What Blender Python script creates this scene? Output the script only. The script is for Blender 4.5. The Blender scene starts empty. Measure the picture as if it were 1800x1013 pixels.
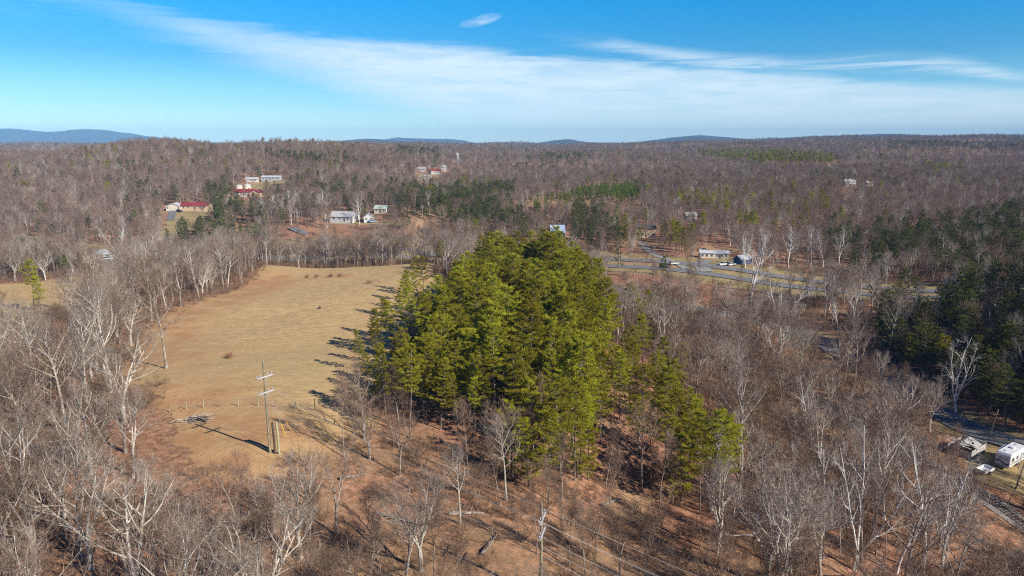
import bpy, math, random
import numpy as np
from mathutils import Vector, Matrix

R = math.radians
SC = bpy.context.scene
COL = SC.collection
rng = np.random.default_rng(11)
random.seed(5)

# ------------------------------------------------------------------ camera
CAMZ, PITCH, FPX = 62.0, R(12.1), 1200.0
cd = bpy.data.cameras.new('drone_camera'); cam = bpy.data.objects.new('drone_camera', cd); COL.objects.link(cam)
cd.sensor_width = 36.0; cd.lens = 24.0; cd.clip_start = 0.5; cd.clip_end = 60000
cam.location = (0, 0, CAMZ); cam.rotation_euler = (R(90) - PITCH, 0, 0)
SC.camera = cam

FW = np.array([0, math.cos(PITCH), -math.sin(PITCH)]); UP = np.array([0, math.sin(PITCH), math.cos(PITCH)])
def ray(px, py):
    return FW + np.array([1.0, 0, 0]) * (px - 900) / FPX + UP * (506.5 - py) / FPX
def proj(x, y, z):
    x = np.asarray(x, float); y = np.asarray(y, float); z = np.asarray(z, float) - CAMZ
    d = np.maximum(y * FW[1] + z * FW[2], 1e-3); u = y * UP[1] + z * UP[2]
    return 900 + FPX * x / d, 506.5 - FPX * u / d, d

# ------------------------------------------------------------------ sun, sky, exposure
SUN_EL, SUN_AZ = 33.0, math.atan2(0.83, -0.57)
S = Vector((math.sin(SUN_AZ) * math.cos(R(SUN_EL)), math.cos(SUN_AZ) * math.cos(R(SUN_EL)), math.sin(R(SUN_EL))))
sl = bpy.data.lights.new('sun', 'SUN'); sl.energy = 5.0; sl.angle = R(0.5); sl.color = (1.0, 0.93, 0.82)
so = bpy.data.objects.new('sun', sl); COL.objects.link(so)
so.rotation_euler = S.to_track_quat('Z', 'Y').to_euler(); so.location = (0, 0, 400)
SC.view_settings.view_transform = 'Standard'; SC.view_settings.look = 'None'
SC.view_settings.exposure = 0.45; SC.view_settings.gamma = 1.0
SC.cycles.max_bounces = 5; SC.cycles.diffuse_bounces = 2; SC.cycles.glossy_bounces = 2
SC.cycles.transmission_bounces = 3; SC.cycles.transparent_max_bounces = 4; SC.cycles.volume_bounces = 0
SC.cycles.use_denoising = False; SC.cycles.filter_width = 1.15
SC.cycles.caustics_reflective = False; SC.cycles.caustics_refractive = False

class NT:
    """small helper for node trees"""
    def __init__(s, tree): s.t = tree; s.n = tree.nodes; s.l = tree.links
    def new(s, typ, **kw):
        n = s.n.new(typ)
        for k, v in kw.items(): setattr(n, k, v)
        return n
    def put(s, sock, v):
        if isinstance(v, bpy.types.NodeSocket): s.l.new(v, sock)
        else: sock.default_value = v
    def math(s, op, a, b=None, c=None, clamp=False):
        n = s.new('ShaderNodeMath', operation=op, use_clamp=clamp); s.put(n.inputs[0], a)
        if b is not None: s.put(n.inputs[1], b)
        if c is not None: s.put(n.inputs[2], c)
        return n.outputs[0]
    def smooth(s, v, a, b, lo=0.0, hi=1.0):
        n = s.new('ShaderNodeMapRange', interpolation_type='SMOOTHSTEP'); s.put(n.inputs[0], v)
        for i, q in zip((1, 2, 3, 4), (a, b, lo, hi)): s.put(n.inputs[i], q)
        return n.outputs[0]
    def mix(s, f, a, b, blend='MIX'):
        n = s.new('ShaderNodeMix', data_type='RGBA', blend_type=blend)
        s.put(n.inputs[0], f)
        for i, v in ((6, a), (7, b)):
            s.put(n.inputs[i], v if isinstance(v, bpy.types.NodeSocket) else (*v, 1.0)[:4])
        return n.outputs[2]
    def noise(s, vec, scale, detail=4, rough=0.55, dist=0.0, dim='3D'):
        n = s.new('ShaderNodeTexNoise', noise_dimensions=dim)
        if vec is not None: s.put(n.inputs['Vector'], vec)
        n.inputs['Scale'].default_value = scale; n.inputs['Detail'].default_value = detail
        n.inputs['Roughness'].default_value = rough; n.inputs['Distortion'].default_value = dist
        return n.outputs[0]
    def scale(s, vec, sc, loc=(0, 0, 0), rot=(0, 0, 0)):
        n = s.new('ShaderNodeMapping'); s.put(n.inputs[0], vec)
        n.inputs['Scale'].default_value = sc; n.inputs['Location'].default_value = loc; n.inputs['Rotation'].default_value = rot
        return n.outputs[0]
    def curve(s, v, pts, x0, x1, y0, y1):
        """piecewise curve y(x) through pts"""
        mr = s.new('ShaderNodeMapRange'); s.put(mr.inputs[0], v)
        for i, q in zip((1, 2, 3, 4), (x0, x1, 0, 1)): mr.inputs[i].default_value = q
        fc = s.new('ShaderNodeFloatCurve'); s.l.new(mr.outputs[0], fc.inputs[1])
        c = fc.mapping.curves[0]
        p = sorted(((x - x0) / (x1 - x0), (y - y0) / (y1 - y0)) for x, y in pts)
        c.points[0].location = p[0]; c.points[1].location = p[-1]
        for q in p[1:-1]: c.points.new(*q)
        fc.mapping.update()
        return s.math('MULTIPLY_ADD', fc.outputs[0], y1 - y0, y0)

W = bpy.data.worlds.new('World'); SC.world = W; W.use_nodes = True
w = NT(W.node_tree); w.n.clear()
sky = w.new('ShaderNodeTexSky', sky_type='NISHITA', sun_disc=False)
sky.sun_elevation = R(SUN_EL); sky.sun_rotation = SUN_AZ; sky.air_density = 1.0; sky.dust_density = 0.3; sky.ozone_density = 2.0
hs = w.new('ShaderNodeHueSaturation'); hs.inputs['Saturation'].default_value = 1.35; hs.inputs['Value'].default_value = 1.0
w.l.new(sky.outputs[0], hs.inputs['Color'])
tc = w.new('ShaderNodeTexCoord'); sp = w.new('ShaderNodeSeparateXYZ'); w.l.new(tc.outputs['Generated'], sp.inputs[0])
dx, dy, dz = sp.outputs
hyp = w.math('SQRT', w.math('ADD', w.math('MULTIPLY', dx, dx), w.math('MULTIPLY', dy, dy)))
az = w.math('ARCTAN2', dx, dy); el = w.math('DIVIDE', dz, w.math('MAXIMUM', hyp, 0.001))
def azel(px, py):
    d = ray(px, py); return math.atan2(d[0], d[1]), d[2] / math.hypot(d[0], d[1])
cv = w.new('ShaderNodeCombineXYZ'); w.l.new(az, cv.inputs[0]); w.l.new(el, cv.inputs[1])
# streak field runs along the cloud bank (down to the right)
st = w.scale(cv.outputs[0], (2.2, 26, 1), rot=(0, 0, R(5.5)))
n1 = w.noise(st, 2.2, 6, 0.62, 0.6); n2 = w.noise(w.scale(cv.outputs[0], (5, 22, 1), (3, 1, 0)), 3.0, 5, 0.6, 0.3)
jit = w.math('MULTIPLY', w.math('SUBTRACT', n1, 0.5), 0.045)
top = [azel(*p) for p in ((-600, -60), (130, 2), (250, 15), (450, 48), (700, 72), (1000, 98), (1250, 116), (1500, 136), (1800, 158), (2500, 200))]
low = [azel(*p) for p in ((-600, -50), (130, 10), (250, 45), (400, 105), (560, 150), (700, 195), (900, 235), (1200, 252), (1500, 258), (2500, 275))]
tl = w.curve(az, top, -1.2, 1.2, -0.15, 0.5); ll = w.curve(az, low, -1.2, 1.2, -0.15, 0.5)
e2 = w.math('ADD', el, jit)
m_top = w.smooth(w.math('SUBTRACT', tl, e2), -0.006, 0.016)
m_low = w.smooth(w.math('SUBTRACT', el, w.math('ADD', ll, w.math('MULTIPLY', jit, 1.5))), -0.02, 0.035)
bank = w.math('MULTIPLY', m_top, m_low)
bank = w.math('MULTIPLY', bank, w.math('MULTIPLY', w.smooth(n1, .3, .6, .72, 1.0), w.smooth(az, azel(150, 60)[0], azel(800, 120)[0], .5, 1.0)))
bank = w.math('MULTIPLY', bank, w.smooth(n2, 0.25, 0.62, 0.74, 1.0))
# thin streaks above the bank on the right
a0 = azel(960, 80)[0]; b_s = w.curve(az, [azel(*p) for p in ((-600, 20), (900, 58), (1050, 74), (1200, 98), (1400, 112), (1600, 108), (1720, 122), (1800, 142), (2500, 190))], -1.2, 1.2, -0.15, 0.5)
ds = w.math('ABSOLUTE', w.math('SUBTRACT', w.math('ADD', el, w.math('MULTIPLY', jit, 0.6)), b_s))
strk = w.math('MULTIPLY', w.smooth(ds, 0.015, 0.0), w.smooth(az, a0 - 0.05, a0 + 0.2))
strk = w.math('MULTIPLY', strk, w.smooth(n1, 0.38, 0.62, 0.1, 0.75))
ca, ce = azel(845, 36); q1 = w.math('DIVIDE', w.math('SUBTRACT', az, ca), 0.034)
q2 = w.math('DIVIDE', w.math('SUBTRACT', w.math('SUBTRACT', el, ce), w.math('MULTIPLY', w.math('SUBTRACT', az, ca), 0.22)), 0.0085)
puff = w.smooth(w.math('ADD', w.math('MULTIPLY', q1, q1), w.math('MULTIPLY', q2, q2)), 1.0, 0.0)
puff = w.math('MULTIPLY', puff, w.smooth(n2, 0.35, 0.6, 0.1, 0.55))
cl = w.math('MAXIMUM', w.math('MAXIMUM', bank, strk), puff)
tr_ = w.new('ShaderNodeValToRGB'); w.l.new(w.math('MULTIPLY', el, 2.0), tr_.inputs[0]); e_ = tr_.color_ramp.elements
e_[0].position = 0.0; e_[0].color = (.47, .57, .62, 1); e_[1].position = 1.0; e_[1].color = (.05, .13, .26, 1)
for p_, c_ in ((.10, (.265, .41, .53, 1)), (.22, (.115, .31, .45, 1)), (.40, (.034, .385, .54, 1))): q_ = e_.new(p_); q_.color = c_
skyc = w.mix(1.0, w.mix(w.smooth(el, 0.16, 0.0, 0.0, 0.35), hs.outputs[0], (5.2, 7.0, 8.2)), tr_.outputs[0], 'MULTIPLY')
skyc = w.mix(1.0, skyc, (2.05, 2.05, 2.05), 'MULTIPLY')
skyc = w.mix(w.math('MULTIPLY', cl, w.smooth(el, 0.0, 0.10, 0.72, 0.9)), skyc, (5.9, 7.0, 7.7))
bg = w.new('ShaderNodeBackground'); bg.inputs[1].default_value = 0.105; w.l.new(skyc, bg.inputs[0])
wo = w.new('ShaderNodeOutputWorld'); w.l.new(bg.outputs[0], wo.inputs[0])

# ------------------------------------------------------------------ terrain height
def at_y(px, py, Y):
    d = ray(px, py); t = Y / d[1]; return (d[0] * t, Y, CAMZ + d[2] * t)
def at_z(px, py, z):
    d = ray(px, py); t = (z - CAMZ) / d[2]; return (d[0] * t, d[1] * t, z)
CP = []
for px, py, z in ((475, 795, 24), (292, 648, 22), (400, 515, 17), (440, 505, 16.5), (470, 468, 14), (755, 464, 14), (600, 500, 17), (560, 600, 20),
                  (640, 560, 19), (60, 505, 15), (0, 530, 16), (130, 488, 13.5), (150, 950, 23), (20, 800, 23), (100, 690, 22), (640, 770, 22), (900, 1000, 20),
                  (600, 1000, 21), (300, 1000, 22), (1110, 890, 14), (1772, 815, 0), (1700, 740, 0), (1380, 572, 0.5), (1240, 543, 1), (1750, 905, 0.5), (1310, 622, 1.2)):
    CP.append(at_z(px, py, z))
for px, py, Y in ((340, 368, 470), (310, 400, 425), (100, 432, 372), (60, 400, 430), (432, 344, 560), (450, 320, 640), (610, 389, 430), (730, 400, 405), (745, 432, 384),
                  (765, 304, 900), (735, 316, 800), (978, 414, 400), (1135, 415, 420), (1250, 452, 352), (1490, 327, 720), (1212, 384, 480), (1400, 442, 378), (1300, 402, 430),
                  (1500, 362, 560), (1780, 340, 660), (520, 408, 400), (440, 405, 420)):
    CP.append(at_y(px, py, Y))
CP += [(-15, 110, 21.5), (0, 110, 20), (20, 110, 15), (-15, 170, 19.5), (0, 170, 19), (20, 170, 14), (-15, 235, 15), (0, 235, 15), (20, 235, 11), (0, 285, 5),
       (45, 60, 9), (40, 100, 9), (45, 150, 6.5), (50, 200, 5), (60, 100, 4), (60, 230, 1.5), (95, 60, 0), (70, 60, 3), (60, 35, 4), (30, 60, 14),
       (118, 108, 0.5), (125, 150, 7), (120, 190, 5), (112, 230, 3), (160, 125, 40), (195, 150, 46), (150, 88, 22), (170, 60, 22), (140, 180, 15), (180, 190, 32), (165, 225, 12),
       (240, 180, 42), (-400, 362, 5), (-270, 352, 3), (-193, 350, 2.5), (-112, 358, 2), (-30, 354, 2), (41, 344, 2), (100, 315, 2), (166, 264, 2.5), (230, 228, 8),
       (-407, 800, 51), (-600, 780, 39), (-780, 750, 35), (-267, 800, 46), (-150, 900, 37), (-300, 620, 32), (-450, 620, 30), (-540, 500, 15), (-400, 1000, 42), (-700, 1000, 30),
       (-100, 1000, 26), (200, 1000, 18), (500, 1000, 20), (780, 1000, 24), (-500, 1500, 34), (0, 1500, 28), (500, 1500, 29), (1100, 1500, 36),
       (-1600, 2500, 38), (-600, 2500, 38), (0, 2500, 36), (600, 2500, 44), (1300, 2500, 62), (1900, 2500, 68), (2600, 2500, 66), (1200, 3200, 60), (-600, 3400, 38), (0, 3600, 38), (700, 3600, 42),
       (0, 8000, 34), (-6000, 6000, 34), (6000, 6000, 34), (0, 20000, 30), (-12000, 12000, 30), (12000, 12000, 30), (0, -9000, 30), (-9000, 0, 30), (9000, 0, 30),
       (0, 5, 20), (0, -60, 22), (-100, 0, 24), (90, 0, 3), (220, 0, 20), (-200, 100, 22), (-150, 150, 19), (-250, 250, 12), (-300, 312, 6), (-200, 305, 7), (-100, 305, 7), (-40, 312, 5), (60, 290, 3),
       (0, -300, 25), (-400, -200, 30), (400, -200, 30), (-500, 200, 22), (300, 330, 12), (400, 450, 12), (330, 250, 30)]
CP = np.array(CP, float)
def warp(x, y):
    r = np.hypot(x, y) + 1e-6; k = np.log1p(r / 40.0) / r
    return x * k, y * k
cu, cvv = warp(CP[:, 0], CP[:, 1])
def U(r2): return 0.5 * r2 * np.log(r2 + 1e-12)
n_ = len(CP); K = U((cu[:, None] - cu) ** 2 + (cvv[:, None] - cvv) ** 2) + np.eye(n_) * 6e-4
Pm = np.stack([np.ones(n_), cu, cvv], 1)
Am = np.block([[K, Pm], [Pm.T, np.zeros((3, 3))]])
TW = np.linalg.solve(Am, np.concatenate([CP[:, 2], np.zeros(3)]))
def d_poly(x, y, P, closed=True):
    best = np.full(np.shape(x), 1e9); n = len(P)
    for i in range(n if closed else n - 1):
        a = np.array(P[i], float); b = np.array(P[(i + 1) % n], float); ab = b - a
        t = np.clip(((x - a[0]) * ab[0] + (y - a[1]) * ab[1]) / (ab @ ab + 1e-9), 0, 1)
        best = np.minimum(best, np.hypot(x - a[0] - t * ab[0], y - a[1] - t * ab[1]))
    return best
def spline(pts, step):
    p = np.array(pts, float); out = []
    for i in range(len(p) - 1):
        p0, p1, p2, p3 = p[max(i - 1, 0)], p[i], p[i + 1], p[min(i + 2, len(p) - 1)]
        n = max(2, int(np.linalg.norm(p2 - p1) / step))
        for k in range(n):
            t = k / n
            out.append(0.5 * (2 * p1 + (p2 - p0) * t + (2 * p0 - 5 * p1 + 4 * p2 - p3) * t * t + (3 * p1 - p0 - 3 * p2 + p3) * t ** 3))
    out.append(p[-1]); return np.array(out)
HIGHWAY = spline([(-700, 330), (-420, 345), (-270, 352), (-193, 351), (-112, 358), (-30, 354), (41, 344), (100, 315), (166, 264), (215, 226), (270, 190)], 6)
ROAD = spline([(150, 60), (118, 105), (107, 128), (101, 142), (97, 175), (92, 220), (74, 244), (50, 256), (20, 268)], 4)
RAIL = spline([(104, 40), (93, 78), (84, 107), (75, 148), (66, 190), (58, 232), (30, 290), (-20, 318), (-120, 328), (-400, 322)], 4)
FLAT = [HIGHWAY[::9], ROAD[::8], RAIL[::8]]
_w = np.random.default_rng(3)
WAVES = [(L, a, _w.uniform(0, 6.28), _w.uniform(0, 6.28)) for L, amp in ((900, 9.0), (420, 5.5), (170, 2.2), (70, 0.55), (31, 0.16), (13, 0.06), (6, 0.05)) for a in [amp] * 3]
def height(x, y):
    x = np.atleast_1d(np.asarray(x, float)); y = np.atleast_1d(np.asarray(y, float))
    out = np.empty(x.shape)
    for i in range(0, len(x), 20000):
        xx, yy = x[i:i + 20000], y[i:i + 20000]
        u, v = warp(xx, yy)
        z = U((u[:, None] - cu) ** 2 + (v[:, None] - cvv) ** 2) @ TW[:n_] + TW[n_] + TW[n_ + 1] * u + TW[n_ + 2] * v
        r = np.hypot(xx, yy); calm = np.ones(len(xx)); nr_ = (r < 800) & (r > 20)
        calm[nr_] = np.clip((np.minimum.reduce([d_poly(xx[nr_], yy[nr_], q, False) for q in FLAT]) - 12) / 25, 0, 1)
        for L, a, th, ph in WAVES:
            fade = np.clip((r - 0.9 * L) / (2.5 * L), 0, 1) if L > 100 else 1.0
            z = z + 0.45 * a * fade * calm * np.sin((xx * math.cos(th) + yy * math.sin(th)) * 6.283 / L + ph)
        out[i:i + 20000] = z
    return out
def h1(x, y): return float(height(x, y)[0])
TT = np.exp(np.linspace(math.log(30), math.log(9000), 900))
def ground(px, py):
    """where the line of sight through a photo point meets the terrain"""
    d = ray(px, py); t = TT
    zz = CAMZ + d[2] * t - height(d[0] * t, d[1] * t)
    k = np.argmax(zz < 0)
    if zz[k] >= 0: k = len(t) - 1
    if k == 0: return d[0] * t[0], d[1] * t[0]
    f = zz[k - 1] / (zz[k - 1] - zz[k]); tt = t[k - 1] + f * (t[k] - t[k - 1])
    return d[0] * tt, d[1] * tt
def gpoly(pts): return np.array([ground(*p) for p in pts])

def in_poly(x, y, P):
    x = np.asarray(x); y = np.asarray(y); inside = np.zeros(x.shape, bool); n = len(P)
    for i in range(n):
        (x1, y1), (x2, y2) = P[i], P[(i + 1) % n]
        c = ((y1 > y) != (y2 > y)) & (x < (x2 - x1) * (y - y1) / (y2 - y1 + 1e-12) + x1)
        inside ^= c
    return inside
def sd_poly(x, y, P):
    d = d_poly(x, y, P); return np.where(in_poly(x, y, P), d, -d)

DRIVE = spline([ground(*p) for p in ((1215, 478), (1190, 464), (1150, 448), (1128, 428))], 4)
DRIVE2 = spline([ground(*p) for p in ((300, 388), (302, 378), (306, 368))], 4)
LANE = spline([ground(*p) for p in ((540, 412), (526, 407), (512, 401))], 4)
DRIVE3 = spline([ground(*p) for p in ((1240, 478), (1232, 466), (1240, 458))], 4)
FIELD = np.vstack([gpoly([(760, 463), (470, 467), (452, 490), (440, 502), (395, 519), (320, 545), (262, 580), (238, 620), (232, 660), (290, 690), (330, 745), (365, 810), (430, 845), (520, 815), (580, 770)]),
                   [(-22, 92), (-23, 120), (-24, 170), (-25, 220)]])
FIELD2 = gpoly([(-200, 520), (-50, 503), (60, 497), (130, 488), (135, 496), (125, 530), (40, 560), (-200, 600)])
LAWNS = [gpoly([(300, 372), (325, 367), (372, 367), (362, 385), (340, 402), (318, 412), (298, 412), (292, 392)]),
         gpoly([(412, 396), (455, 396), (448, 420), (414, 420)]),
         gpoly([(420, 345), (470, 342), (520, 318), (490, 312), (440, 322)]),
         gpoly([(572, 388), (690, 390), (760, 392), (700, 396), (600, 394)]),
         gpoly([(735, 306), (775, 306), (770, 314), (735, 318)]),
         gpoly([(1235, 455), (1290, 452), (1310, 468), (1240, 466)]),
         gpoly([(280, 400), (305, 402), (304, 424), (286, 424)]),
         gpoly([(1700, 812), (1730, 770), (1800, 800), (1880, 850), (1880, 900), (1790, 868), (1725, 845)])]
BARE = [gpoly([(1070, 880), (1110, 862), (1145, 880), (1135, 915), (1100, 918)]),
        gpoly([(710, 392), (740, 386), (768, 396), (775, 410), (745, 424), (722, 412)]),
        gpoly([(1216, 446), (1245, 432), (1300, 436), (1290, 446), (1240, 456)]),
        gpoly([(40, 425), (110, 428), (100, 445), (40, 440)]),
        gpoly([(1050, 455), (1180, 463), (1200, 470), (1050, 460)])]

# ------------------------------------------------------------------ ground sheet
def link(name, me, mat=None, parent=None, kind=None):
    o = bpy.data.objects.new(name, me); COL.objects.link(o)
    if mat: me.materials.append(mat)
    if parent: o.parent = parent
    if kind: o['kind'] = kind
    return o
def tag(o, label, cat, group=None):
    o['label'] = label; o['category'] = cat
    if group: o['group'] = group
    return o
def empty(name, loc, label=None, cat=None, group=None, rz=0):
    o = bpy.data.objects.new(name, None); COL.objects.link(o); o.location = loc; o.rotation_euler = (0, 0, rz); o.empty_display_size = 0.5
    if label: tag(o, label, cat, group)
    return o

class MB:
    """collects shapes into one mesh"""
    def __init__(s): s.v = []; s.f = []; s.n = 0
    def add(s, v, f):
        v = np.asarray(v, float); s.v.append(v)
        for q in f: s.f.append([i + s.n for i in q])
        s.n += len(v)
    def box(s, c, d, rz=0.0, rot=None):
        x, y, z = [q / 2 for q in d]
        v = np.array([(a * x, b * y, e * z) for e in (-1, 1) for a, b in ((-1, -1), (1, -1), (1, 1), (-1, 1))])
        if rot is not None: v = v @ np.array(rot).T
        elif rz: cc, ss = math.cos(rz), math.sin(rz); v = v @ np.array([[cc, ss, 0], [-ss, cc, 0], [0, 0, 1]])
        s.add(v + np.array(c), [(3, 2, 1, 0), (4, 5, 6, 7), (0, 1, 5, 4), (1, 2, 6, 5), (2, 3, 7, 6), (3, 0, 4, 7)])
    def prism(s, pts, y0, y1):
        """outline in xz pushed along y"""
        n = len(pts); v = [(x, y0, z) for x, z in pts] + [(x, y1, z) for x, z in pts]
        s.add(v, [tuple(range(n)), tuple(range(2 * n - 1, n - 1, -1))] + [(i + n, (i + 1) % n + n, (i + 1) % n, i) for i in range(n)])
    def tube(s, P, rad, sides=6, cap=True):
        P = np.asarray(P, float); n = len(P); rad = np.broadcast_to(np.asarray(rad, float), (n,))
        T = np.gradient(P, axis=0); T /= np.linalg.norm(T, axis=1)[:, None] + 1e-9
        a = np.array([0.31, 0.95, 0.05]) if abs(T[0][2]) > 0.8 else np.array([0, 0, 1.0])
        u = np.cross(T, a); u /= np.linalg.norm(u, axis=1)[:, None] + 1e-9; v = np.cross(T, u)
        ang = np.arange(sides) * 2 * math.pi / sides
        V = P[:, None] + rad[:, None, None] * (np.cos(ang)[None, :, None] * u[:, None] + np.sin(ang)[None, :, None] * v[:, None])
        F = [(i * sides + j, i * sides + (j + 1) % sides, (i + 1) * sides + (j + 1) % sides, (i + 1) * sides + j) for i in range(n - 1) for j in range(sides)]
        if cap: F += [tuple(range(sides - 1, -1, -1)), tuple(range((n - 1) * sides, n * sides))]
        s.add(V.reshape(-1, 3), F)
    def tris(s, T):
        """(n,3,3) loose triangles"""
        T = np.asarray(T); n = len(T); s.add(T.reshape(-1, 3), [(3 * i, 3 * i + 1, 3 * i + 2) for i in range(n)])
    def mesh(s, name, smooth=False):
        me = bpy.data.meshes.new(name); me.from_pydata(np.vstack(s.v).tolist(), [], s.f); me.update()
        if smooth: me.polygons.foreach_set('use_smooth', np.ones(len(me.polygons), bool))
        return me
    def build(s, name, mat, parent=None, smooth=False, kind=None): return link(name, s.mesh(name, smooth), mat, parent, kind)

def material(name, rough=0.8):
    m = bpy.data.materials.new(name); m.use_nodes = True; t = NT(m.node_tree)
    b = t.n['Principled BSDF']; b.inputs['Roughness'].default_value = rough; b.inputs['Specular IOR Level'].default_value = 0.25
    return m, t, b
def two_tone(name, c1, c2, scale, rough=0.8, stretch=(1, 1, 1), rand=0.0, coord='Object', detail=5, bump=0.0, lo=0.35, hi=0.65):
    m, t, b = material(name, rough); co = t.new('ShaderNodeTexCoord').outputs[coord]
    n = t.noise(t.scale(co, stretch), scale, detail, 0.6)
    c = t.mix(t.smooth(n, lo, hi), c1, c2)
    if rand:
        oi = t.new('ShaderNodeObjectInfo'); h = t.new('ShaderNodeHueSaturation'); t.l.new(c, h.inputs['Color'])
        t.put(h.inputs['Value'], t.math('MULTIPLY_ADD', oi.outputs['Random'], 2 * rand, 1 - rand))
        c = h.outputs[0]
    t.put(b.inputs['Base Color'], c)
    if bump:
        bp = t.new('ShaderNodeBump'); bp.inputs['Strength'].default_value = bump; t.l.new(n, bp.inputs['Height']); t.l.new(bp.outputs[0], b.inputs['Normal'])
    return m

th = np.concatenate([np.linspace(-180, -56, 50), np.linspace(-55, 55, 441), np.linspace(56, 180, 51)[:-1]])
th = R(1) * th; rr = np.concatenate([[1.5], np.exp(np.linspace(math.log(6), math.log(11000), 600))])
GX = (rr[:, None] * np.sin(th)).ravel(); GY = (rr[:, None] * np.cos(th)).ravel(); GZ = height(GX, GY)
nr, nt = len(rr), len(th)
i0 = (np.arange(nr - 1)[:, None] * nt + np.arange(nt)).ravel(); i1 = (np.arange(nr - 1)[:, None] * nt + (np.arange(nt) + 1) % nt).ravel()
quads = np.stack([i0, i1, i1 + nt, i0 + nt], 1)[:, ::-1]
me = bpy.data.meshes.new('ground'); me.vertices.add(len(GX)); me.vertices.foreach_set('co', np.stack([GX, GY, GZ], 1).astype(np.float32).ravel())
me.loops.add(quads.size); me.loops.foreach_set('vertex_index', quads.astype(np.int32).ravel())
me.polygons.add(len(quads)); me.polygons.foreach_set('loop_start', np.arange(0, quads.size, 4, dtype=np.int32)); me.polygons.foreach_set('loop_total', np.full(len(quads), 4, np.int32))
me.polygons.foreach_set('use_smooth', np.ones(len(quads), bool)); me.update(calc_edges=True)
def sstep(v, a, b): t = np.clip((v - a) / (b - a), 0, 1); return t * t * (3 - 2 * t)
near = np.hypot(GX, GY) < 1200
def put_attr(name, fn, full=False):
    v = np.zeros(len(GX), np.float32); m = np.ones(len(GX), bool) if full else near
    v[m] = fn(GX[m], GY[m]); a = me.attributes.new(name, 'FLOAT', 'POINT'); a.data.foreach_set('value', v)
put_attr('field', lambda x, y: np.maximum(sstep(sd_poly(x, y, FIELD), -8, 5), sstep(sd_poly(x, y, FIELD2), -5, 3)))
put_attr('lawn', lambda x, y: np.maximum.reduce([sstep(sd_poly(x, y, P), -3, 2) for P in LAWNS] + [sstep(d_poly(x, y, HIGHWAY, False), 34, 24), 0.6 * sstep(d_poly(x, y, ROAD, False), 9, 5)]))
EDGE = np.array([ground(*p) for p in ((452, 492), (440, 502), (395, 519), (320, 545), (262, 580), (238, 620), (232, 660), (290, 690), (330, 745), (365, 810), (430, 845), (520, 815))]); SWALE = np.array([ground(*p) for p in ((442, 505), (500, 494), (560, 489), (610, 485))])
put_attr('red', lambda x, y: np.maximum(sstep(d_poly(x, y, EDGE, False), 22, 4), 0.8 * sstep(d_poly(x, y, SWALE, False), 7, 1)))
put_attr('bare', lambda x, y: np.maximum.reduce([sstep(sd_poly(x, y, P), -3, 2) for P in BARE]))
put_attr('far', lambda x, y: sstep(np.hypot(x, y), 2600, 3300), True)

m, t, b = material('ground', 0.95)
pos = t.new('ShaderNodeNewGeometry').outputs['Position']
def attr(n): return t.new('ShaderNodeAttribute', attribute_name=n).outputs['Fac']
nf = t.noise(pos, 1.1, 7, 0.7); nm = t.noise(pos, 0.16, 5, 0.6); nl = t.noise(pos, 0.022, 4, 0.55); nv = t.noise(pos, 4.5, 4, 0.7)
leaf = t.mix(t.smooth(nf, 0.38, 0.66), (0.17, 0.075, 0.045), (0.50, 0.245, 0.14))
leaf = t.mix(t.smooth(nv, 0.5, 0.72, 0, 0.7), leaf, (0.54, 0.33, 0.21))
leaf = t.mix(t.smooth(nm, 0.42, 0.68, 0, 0.5), leaf, (0.32, 0.20, 0.115))
leaf = t.mix(t.smooth(nl, 0.42, 0.65, 0, 0.45), leaf, (0.32, 0.225, 0.115))
sw = t.noise(t.scale(pos, (0.45, 1.0, 0.5), rot=(0, 0, R(12))), 0.9, 6, 0.7, 0.2); nb = t.noise(t.scale(pos, (0.35, 1, 1), rot=(0, 0, R(10))), 0.045, 5, 0.6)
grass = t.mix(t.smooth(sw, 0.36, 0.64), (0.43, 0.285, 0.125), (0.61, 0.425, 0.20))
grass = t.mix(t.smooth(nf, 0.5, 0.72, 0, 0.55), grass, (0.30, 0.195, 0.09))
grass = t.mix(t.smooth(nv, 0.5, 0.72, 0, 0.6), grass, (0.24, 0.165, 0.075))
grass = t.mix(t.smooth(attr('red'), 0.0, 1.0, 0, 0.75), grass, t.mix(t.smooth(nm, 0.4, 0.62), (0.50, 0.30, 0.14), (0.40, 0.19, 0.085)))
grass = t.mix(t.smooth(nb, 0.5, 0.7, 0, 0.4), grass, (0.48, 0.27, 0.12))
grass = t.mix(t.smooth(nl, 0.5, 0.72, 0, 0.5), grass, (0.42, 0.315, 0.15))
lawn = t.mix(t.smooth(nm, 0.35, 0.65), (0.42, 0.30, 0.14), (0.30, 0.23, 0.105)); lawn = t.mix(t.smooth(nf, 0.4, 0.7, 0, 0.5), lawn, (0.18, 0.15, 0.06))
bare = t.mix(t.smooth(nf, 0.35, 0.65), (0.42, 0.27, 0.15), (0.30, 0.17, 0.095))
def edge(a, k=0.55): return t.smooth(t.math('ADD', a, t.math('MULTIPLY', t.math('SUBTRACT', t.math('ADD', nf, nm), 1.0), k)), 0.3, 0.6)
c = t.mix(edge(attr('lawn')), leaf, lawn); c = t.mix(edge(attr('bare'), 0.4), c, bare); c = t.mix(edge(t.math('ADD', attr('field'), t.math('MULTIPLY', t.math('SUBTRACT', nl, .5), .5)), 1.1), c, grass)
nc = t.noise(pos, 0.03, 8, 0.75)
c = t.mix(attr('far'), c, t.mix(t.smooth(nc, 0.35, 0.65), (0.045, 0.038, 0.032), (0.10, 0.082, 0.066)))
t.put(b.inputs['Base Color'], c)
bp = t.new('ShaderNodeBump'); bp.inputs['Strength'].default_value = 0.7; bp.inputs['Distance'].default_value = 0.25; t.l.new(t.math('ADD', nf, t.math('MULTIPLY', nm, 1.5)), bp.inputs['Height']); t.l.new(bp.outputs[0], b.inputs['Normal'])
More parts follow.
